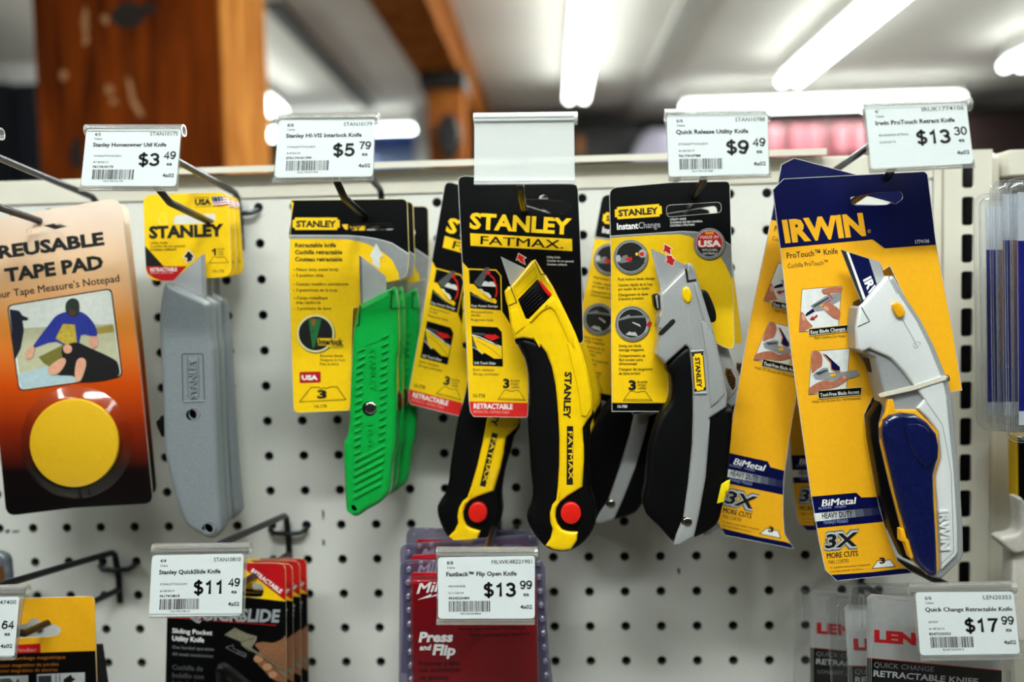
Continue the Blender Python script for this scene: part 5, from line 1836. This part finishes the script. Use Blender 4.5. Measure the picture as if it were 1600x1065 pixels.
for k in range(4):
    s.line(q((590 + k * 14, 878 + k * 6), (582 + k * 14, 896 + k * 6)), .8, GREYP, 3)
s.build('backing_card', qs)
BL2 = clear('blister_clear', '#fdfdfe', 0.005, 0.5, 0.08)
RIMC = clear('shell_fold', '#e0e2e2', 0.10, 0.7, 0.08, frost=0.30, frost_hex='#b4b7b8')
s = MB(Y)
pts = q((478, 1160), (466, 970), (485, 930), (520, 926), (552, 945), (760, 1110), (780, 1160))
s.pillow(rnd(pts, 3, 3), Y - .009, Y - .0003, 12, BL2, 4)
s.build('blister', qs)
for k, (px, py, ttl) in enumerate(((914, 372, 'black card pack second in the row below the tag with 11.49'), (958, 352, 'black card pack third in the row below the tag with 11.49'), (1000, 338, 'black card pack last in the row below the tag with 11.49, against the pegboard'))):
    dupfit(qs, q((876, 384))[0], q((px + 4, py + 14))[0], Y, Y + .0155 * (k + 1), -.004 * k, ttl)

# ------------------------------------------------------------------ red clear-edged packs
Y = -0.100
r = crop(600, 800, 4.019)
SHELL = clear('shell_violet_clear', '#d2cede', 0.03, 0.6, 0.1, frost=0.07, frost_hex='#3c3850')
BOSS = clear('shell_boss', '#dcdae6', 0.12, 0.9, 0.06, frost=0.22, frost_hex='#b9b6c8')
MRED = mat('signal_red_card', '#ee0f1c', 0.35, noise=.04)
fb = thing('clamshell_pack', at(772, 880, Y), 'red card pack in a clear riveted shell, frontmost below the tag with 13.99', 'knife pack', 'red clear shell packs')
s = MB(Y)
eur = rnd(r((480, 395), (900, 395), (900, 455), (480, 455)), 6, 3)
s.slab(rnd(r((168, 395), (185, 378), (955, 378), (972, 1300), (190, 1300)), [0, 0, 4, 0, 0], 3), CARDTH, MRED, KRAFT, [eur])
s.text('Milwaukee', *r((206, 512))[0], 18, 118, WHITE, 7, 2, .025, up=72)
s.poly(r((208, 550), (300, 510), (292, 528), (400, 488), (386, 512), (460, 490), (330, 540), (338, 522)), WHITE, 2)
MB_ = mat('maroon_words', '#0c0203', .5)
for st, x, y, w_, h, a_, m_, b_ in (('Press', 217, 812, 213, 15, .5, WHITE, .045), ('and', 222, 864, 70, 8.5, .5, WHITE, .035), ('Flip', 304, 892, 143, 16, -1.5, WHITE, .045)):
    s.text(st, *r((x, y))[0], h, w_ / 4.019, m_, a_, 2, b_, up=80)
for st, x, y, w_, h in (('Navaja tipo abanico FASTBACK', 474, 738, 416, 4.2), ('Outil universel FASTBACK™', 540, 778, 376, 4.4), ('Presionar y abra', 218, 962, 258, 7.2), ('con movimiento', 220, 1004, 266, 7.2), ('de abanico', 224, 1052, 180, 7.2)):
    s.text(st, *r((x, y))[0], h, w_ / 4.019, MB_, .8, 2, .012)
s.build('red_card', fb)
s = MB(Y)
so = rnd(r((102, 300), (1010, 296), (1046, 1300), (92, 1300)), [16, 16, 0, 0], 6)
s.slab(so, .0005, SHELL, BOSS, [eur])
s.build('shell_back', fb)
s = MB(Y)
si = rnd(r((178, 384), (962, 382), (980, 1300), (184, 1300)), 4, 3)
s.pillow(si, Y - .011, Y - .0012, 6, BL2, 3)
s.build('shell_dome', fb)
s = MB(Y)
s.line(so, 1.6, BOSS, dy=-.0006, closed=True)
s.line(inset(so, 3), .9, BOSS, dy=-.0008, closed=True)
s.build('shell_rim', fb)
riv = [(155, 360), (232, 322), (312, 318)] + [(150 + k * 2.6, 442 + k * 87) for k in range(9)] + [(970 + k * 6, 320 + k * 88) for k in range(10)]
for p in riv:
    cx, cy = r(p)[0]
    s = MB(Y - .0012)
    o_, m_, i_ = ell(cx, cy, 4.3, 4.3, 16), ell(cx, cy, 2.7, 2.7, 16), ell(cx, cy, 1.5, 1.5, 16)
    A = [[s.pt(p_, d) for p_ in l] for l, d in ((o_, .001), (m_, -.0014), (i_, -.0004))]
    for u in (0, 1):
        for k in range(16):
            j = (k + 1) % 16
            s.face((A[u][k], A[u][j], A[u + 1][j], A[u + 1][k]), BOSS, True)
    s.face(A[2], BOSS)
    s.build('rivet', fb)
dupfit(fb, r((232, 322))[0], r((222, 214))[0], Y, -.072, -.07, 'red card pack in a riveted shell, second below the tag with 13.99, leaning')
dupfit(fb, r((232, 322))[0], r((262, 118))[0], Y, -.046, .03, 'red card pack last below the tag with 13.99, its clear top edge highest')

# ------------------------------------------------------------------ white and black clear packs
Y = -0.125
l = crop(1220, 870, 4.2105)
LSH = clear('shell_clear', '#f4f5f5', 0.012, 0.5, 0.1, frost=0.03, frost_hex='#a8aaa8')
LWH = mat('white_card', '#f2f2ef', 0.4)
LBK = mat('black_lower_card', '#040405', 0.4, spec=0.2)
LRD = mat('deep_red_words', '#c00f16', .4)
lx = thing('clamshell_pack', at(1415, 962, Y), 'white and black clear pack, frontmost, directly behind the tag with 17.99', 'knife pack', 'white and black clear shell packs')
eur = rnd(l((700, 285), (1000, 310), (1000, 372), (700, 350)), 5, 3)
s = MB(Y)
s.slab(l((568, 268), (600, 244), (1455, 315), (1452, 1000), (566, 1000)), CARDTH, LWH, KRAFT)
s.poly(l((567, 664), (1453, 747), (1452, 1000), (566, 1000)), LBK, 1)
s.line(l((567, 662), (1453, 745)), 1.2, LRD, 2)
s.text('LENOX', *l((615, 552))[0], 17, 128, LRD, -4.6, 2, .06, up=90)
s.text('QUICK CHANGE', *l((610, 722))[0], 8, 94, GREYP, -4.6, 2, .006)
s.text('RETRACTABLE KNIFE', *l((608, 782))[0], 9.4, 164, LGREYP, -4.6, 2, .025)
s.text('LONGEST LASTING', *l((620, 850))[0], 6.4, 90, GREYP, -4.6, 2, .01)
s.build('printed_card', lx)
s = MB(Y)
so = rnd(l((448, 182), (1500, 190), (1550, 1000), (440, 1000)), [12, 12, 0, 0], 5)
s.slab(so, .0005, LSH, BL2)
s.build('shell_back', lx)
s = MB(Y)
s.line(so, .9, RIMC, dy=-.0007, closed=True)
s.line(inset(so, 2.2), .5, RIMC, dy=-.0008, closed=True)
s.line(rnd(l((556, 262), (592, 232), (1470, 300), (1466, 1000), (552, 1000)), 4, 3), 1.1, RIMC, dy=-.0104, closed=True)
s.build('shell_rim', lx)
s = MB(Y)
s.pillow(rnd(l((556, 262), (592, 232), (1470, 300), (1466, 1000), (552, 1000)), 4, 3), Y - .010, Y - .0012, 5, BL2, 3)
s.build('shell_dome', lx)
s = MB(Y)
s.pillow(rnd(l((500, 225), (528, 225), (532, 455), (500, 455)), 3, 3), Y - .004, Y - .0008, 3, BL2, 3)
s.line(rnd(l((500, 225), (528, 225), (532, 455), (500, 455)), 3, 3), .8, RIMC, dy=-.0041, closed=True)
s.build('shell_ridge', lx)
dupfit(lx, l((615, 552))[0], l((480, 606))[0], Y, -.100, -.065, 'white and black clear pack second behind the tag with 17.99, tilted')
dupfit(lx, l((615, 552))[0], l((236, 496))[0], Y, -.064, 0.0, 'white and black clear pack last behind the tag with 17.99, set farthest over')

# ------------------------------------------------------------------ finder pack at the corner
Y = -0.095
s0 = crop(0, 790, 3.873)
SY = mat('marigold_card', '#e0a214', .4, noise=.03)
sf = thing('finder_pack', at(52, 972, Y), 'yellow and black magnetic finder card beside the tag ending in 64', 'finder pack')
slot = s0((60, 800), (60, 730), (165, 712), (185, 685), (215, 680), (250, 700), (262, 716), (330, 715), (360, 730), (368, 755), (355, 780), (300, 792))
s = MB(Y)
s.slab(rnd(s0((-300, 572), (572, 546), (590, 1200), (-300, 1200)), [0, 9, 0, 0], 5), CARDTH, SY, KRAFT, [slot])
s.poly(s0((-300, 905), (577, 876), (590, 1200), (-300, 1200)), LBK, 1)
s.poly(s0((-80, 848), (244, 832), (246, 886), (-80, 898)), DRED, 2)
s.text('Stud Finder', *s0((-12, 886))[0], 6.0, 61, mat('rose_words', '#d49a90', .5), 1.6, 3)
OW = mat('orange_words', '#a8620f', .5)
for st, x, y, w_ in (('Repérage de colombage magnétique', -148, 938, 545), ('Detector magnético de parales', -60, 977, 416), ('Detector magnético de escoras', -62, 1010, 412)):
    s.text(st, *s0((x, y))[0], 5.6, w_ / 3.873, OW, 1.6, 2)
s.poly(s0((-60, 1032), (172, 1024), (174, 1200), (-60, 1200)), LGREYP, 2)
s.poly(s0((224, 1018), (514, 1006), (518, 1200), (226, 1200)), LGREYP, 2)
s.poly(s0((232, 1028), (312, 1024), (314, 1200), (232, 1200)), mat('slate_print', '#2c323a', .5), 3)
s.line(s0((340, 1018), (342, 1200)), 1.5, GREYK, 3)
s.line(s0((362, 1018), (364, 1200)), 1.5, GREYK, 3)
s.poly(s0((385, 1050), (430, 1018), (440, 1040), (460, 1045), (420, 1075), (390, 1080)), BLACK, 3)
s.poly(s0((0, 1045), (60, 1040), (90, 1075), (110, 1040), (120, 1060), (80, 1100), (0, 1100)), GREYK, 3)
s.build('printed_card', sf)
s = MB(Y + .003)
s.slab(s0((-300, 900), (566, 880), (612, 1200), (-300, 1200)), .012, LBK)
s.build('tray', sf)

# grey clear pack beyond the picture edge
Y = -0.035
gp = thing('clamshell_pack', at(-20, 870, Y), 'grey smoky pack with brown card, cut by the picture edge below the tape pads', 'knife pack')
s = MB(Y)
s.pillow(rnd([(-90, 855), (6, 857), (21, 865), (33, 1000), (-90, 1000)], [0, 6, 8, 0, 0], 4), Y - .008, Y, 5, mat('smoky_plastic', '#5a6068', .25, noise=.3, scale=120), 3)
s.build('smoky_shell', gp)
s = MB(Y - .0081)
s.poly([(-80, 884), (6, 884), (9, 990), (-80, 990)], mat('brown_print', '#5a3410', .5), 1)
s.build('brown_card', gp)

# ------------------------------------------------------------------ blue clear packs on the next bay
Y = -0.112
BSH = clear('thick_shell_clear', '#fafbfd', 0.004, 0.6, 0.08, frost=0.006, frost_hex='#c3c6cb')
BLUEC = mat('royal_blue_card', '#08127c', .3, noise=.05)
bp = thing('clamshell_pack', at(1650, 300, Y), 'tall clear pack with a royal blue card, frontmost of three at the picture edge', 'clear pack', 'blue clear shell packs')
s = MB(Y)
s.slab([(1590, 300), (1720, 300), (1720, 660), (1592, 664)], CARDTH, mat('white_insert', '#dcdfe2', .4), KRAFT)
s.poly([(1590, 376), (1720, 376), (1720, 640), (1592, 642)], BLUEC, 1)
s.build('printed_card', bp)
s = MB(Y)
so = rnd([(1567, 278), (1740, 278), (1740, 694), (1572, 690)], [26, 10, 10, 22], 7)
s.slab(so, .0006, BSH, BL2)
s.pillow(inset(so, 7), Y - .012, Y - .0008, 5, BSH, 3)
s.build('clear_shell', bp)
s = MB(Y)
for d_, w_ in ((0, 1.8), (3.5, 1.2), (9, 2.0), (12, 1.0)):
    s.line(inset(so, d_ + .2), w_, RIMC, dy=-.0009, closed=True)
s.build('shell_rim', bp)
dupfit(bp, (1567, 320), (1545, 322), Y, -.084, 0.0, 'tall clear pack with a royal blue card, middle of three at the picture edge')
dupfit(bp, (1567, 320), (1520, 340), Y, -.052, 0.0, 'tall clear pack with a royal blue card, last of three, close to the slotted upright')

# white bracket and yellow edged pack at the picture edge
WPL = mat('ivory_plastic', '#c9c4bb', .5)
Y = -0.05
hk = thing('plastic_hook', at(1600, 840, Y), 'ivory plastic hook bracket low on the second bay under the blue packs', 'hook')
s = MB(Y)
s.pillow(smooth([(1580, 774), (1585, 772), (1603, 789), (1640, 802), (1640, 826), (1606, 832), (1604, 850), (1576, 858), (1560, 848), (1551, 838), (1556, 832), (1576, 828), (1583, 814)], 3, sharp=(0, 1)), Y - .010, Y + .004, 6, WPL, 4)
s.build('hook_arm', hk)
s = MB(Y)
s.pillow([(1577, 850), (1640, 850), (1640, 1000), (1573, 1000)], Y - .004, Y + .010, 6, WPL, 3)
s.build('hook_stem', hk)
s = MB()
s.tube([at(1605, 880, Y + .006), at(1605, 880, .0125)], .004, WPL, 10)
s.build('hook_peg', hk)
Y = -0.02
yp = thing('carded_pack', at(1620, 690, Y), 'black pack with a yellow edge just above the ivory hook bracket', 'pack')
s = MB(Y)
s.slab([(1587, 680), (1680, 680), (1680, 782), (1588, 782)], .01, LBK, YEL)
s.poly([(1587, 680), (1590, 680), (1591, 782), (1588, 782)], YEL, 1)
s.build('pack_card', yp)
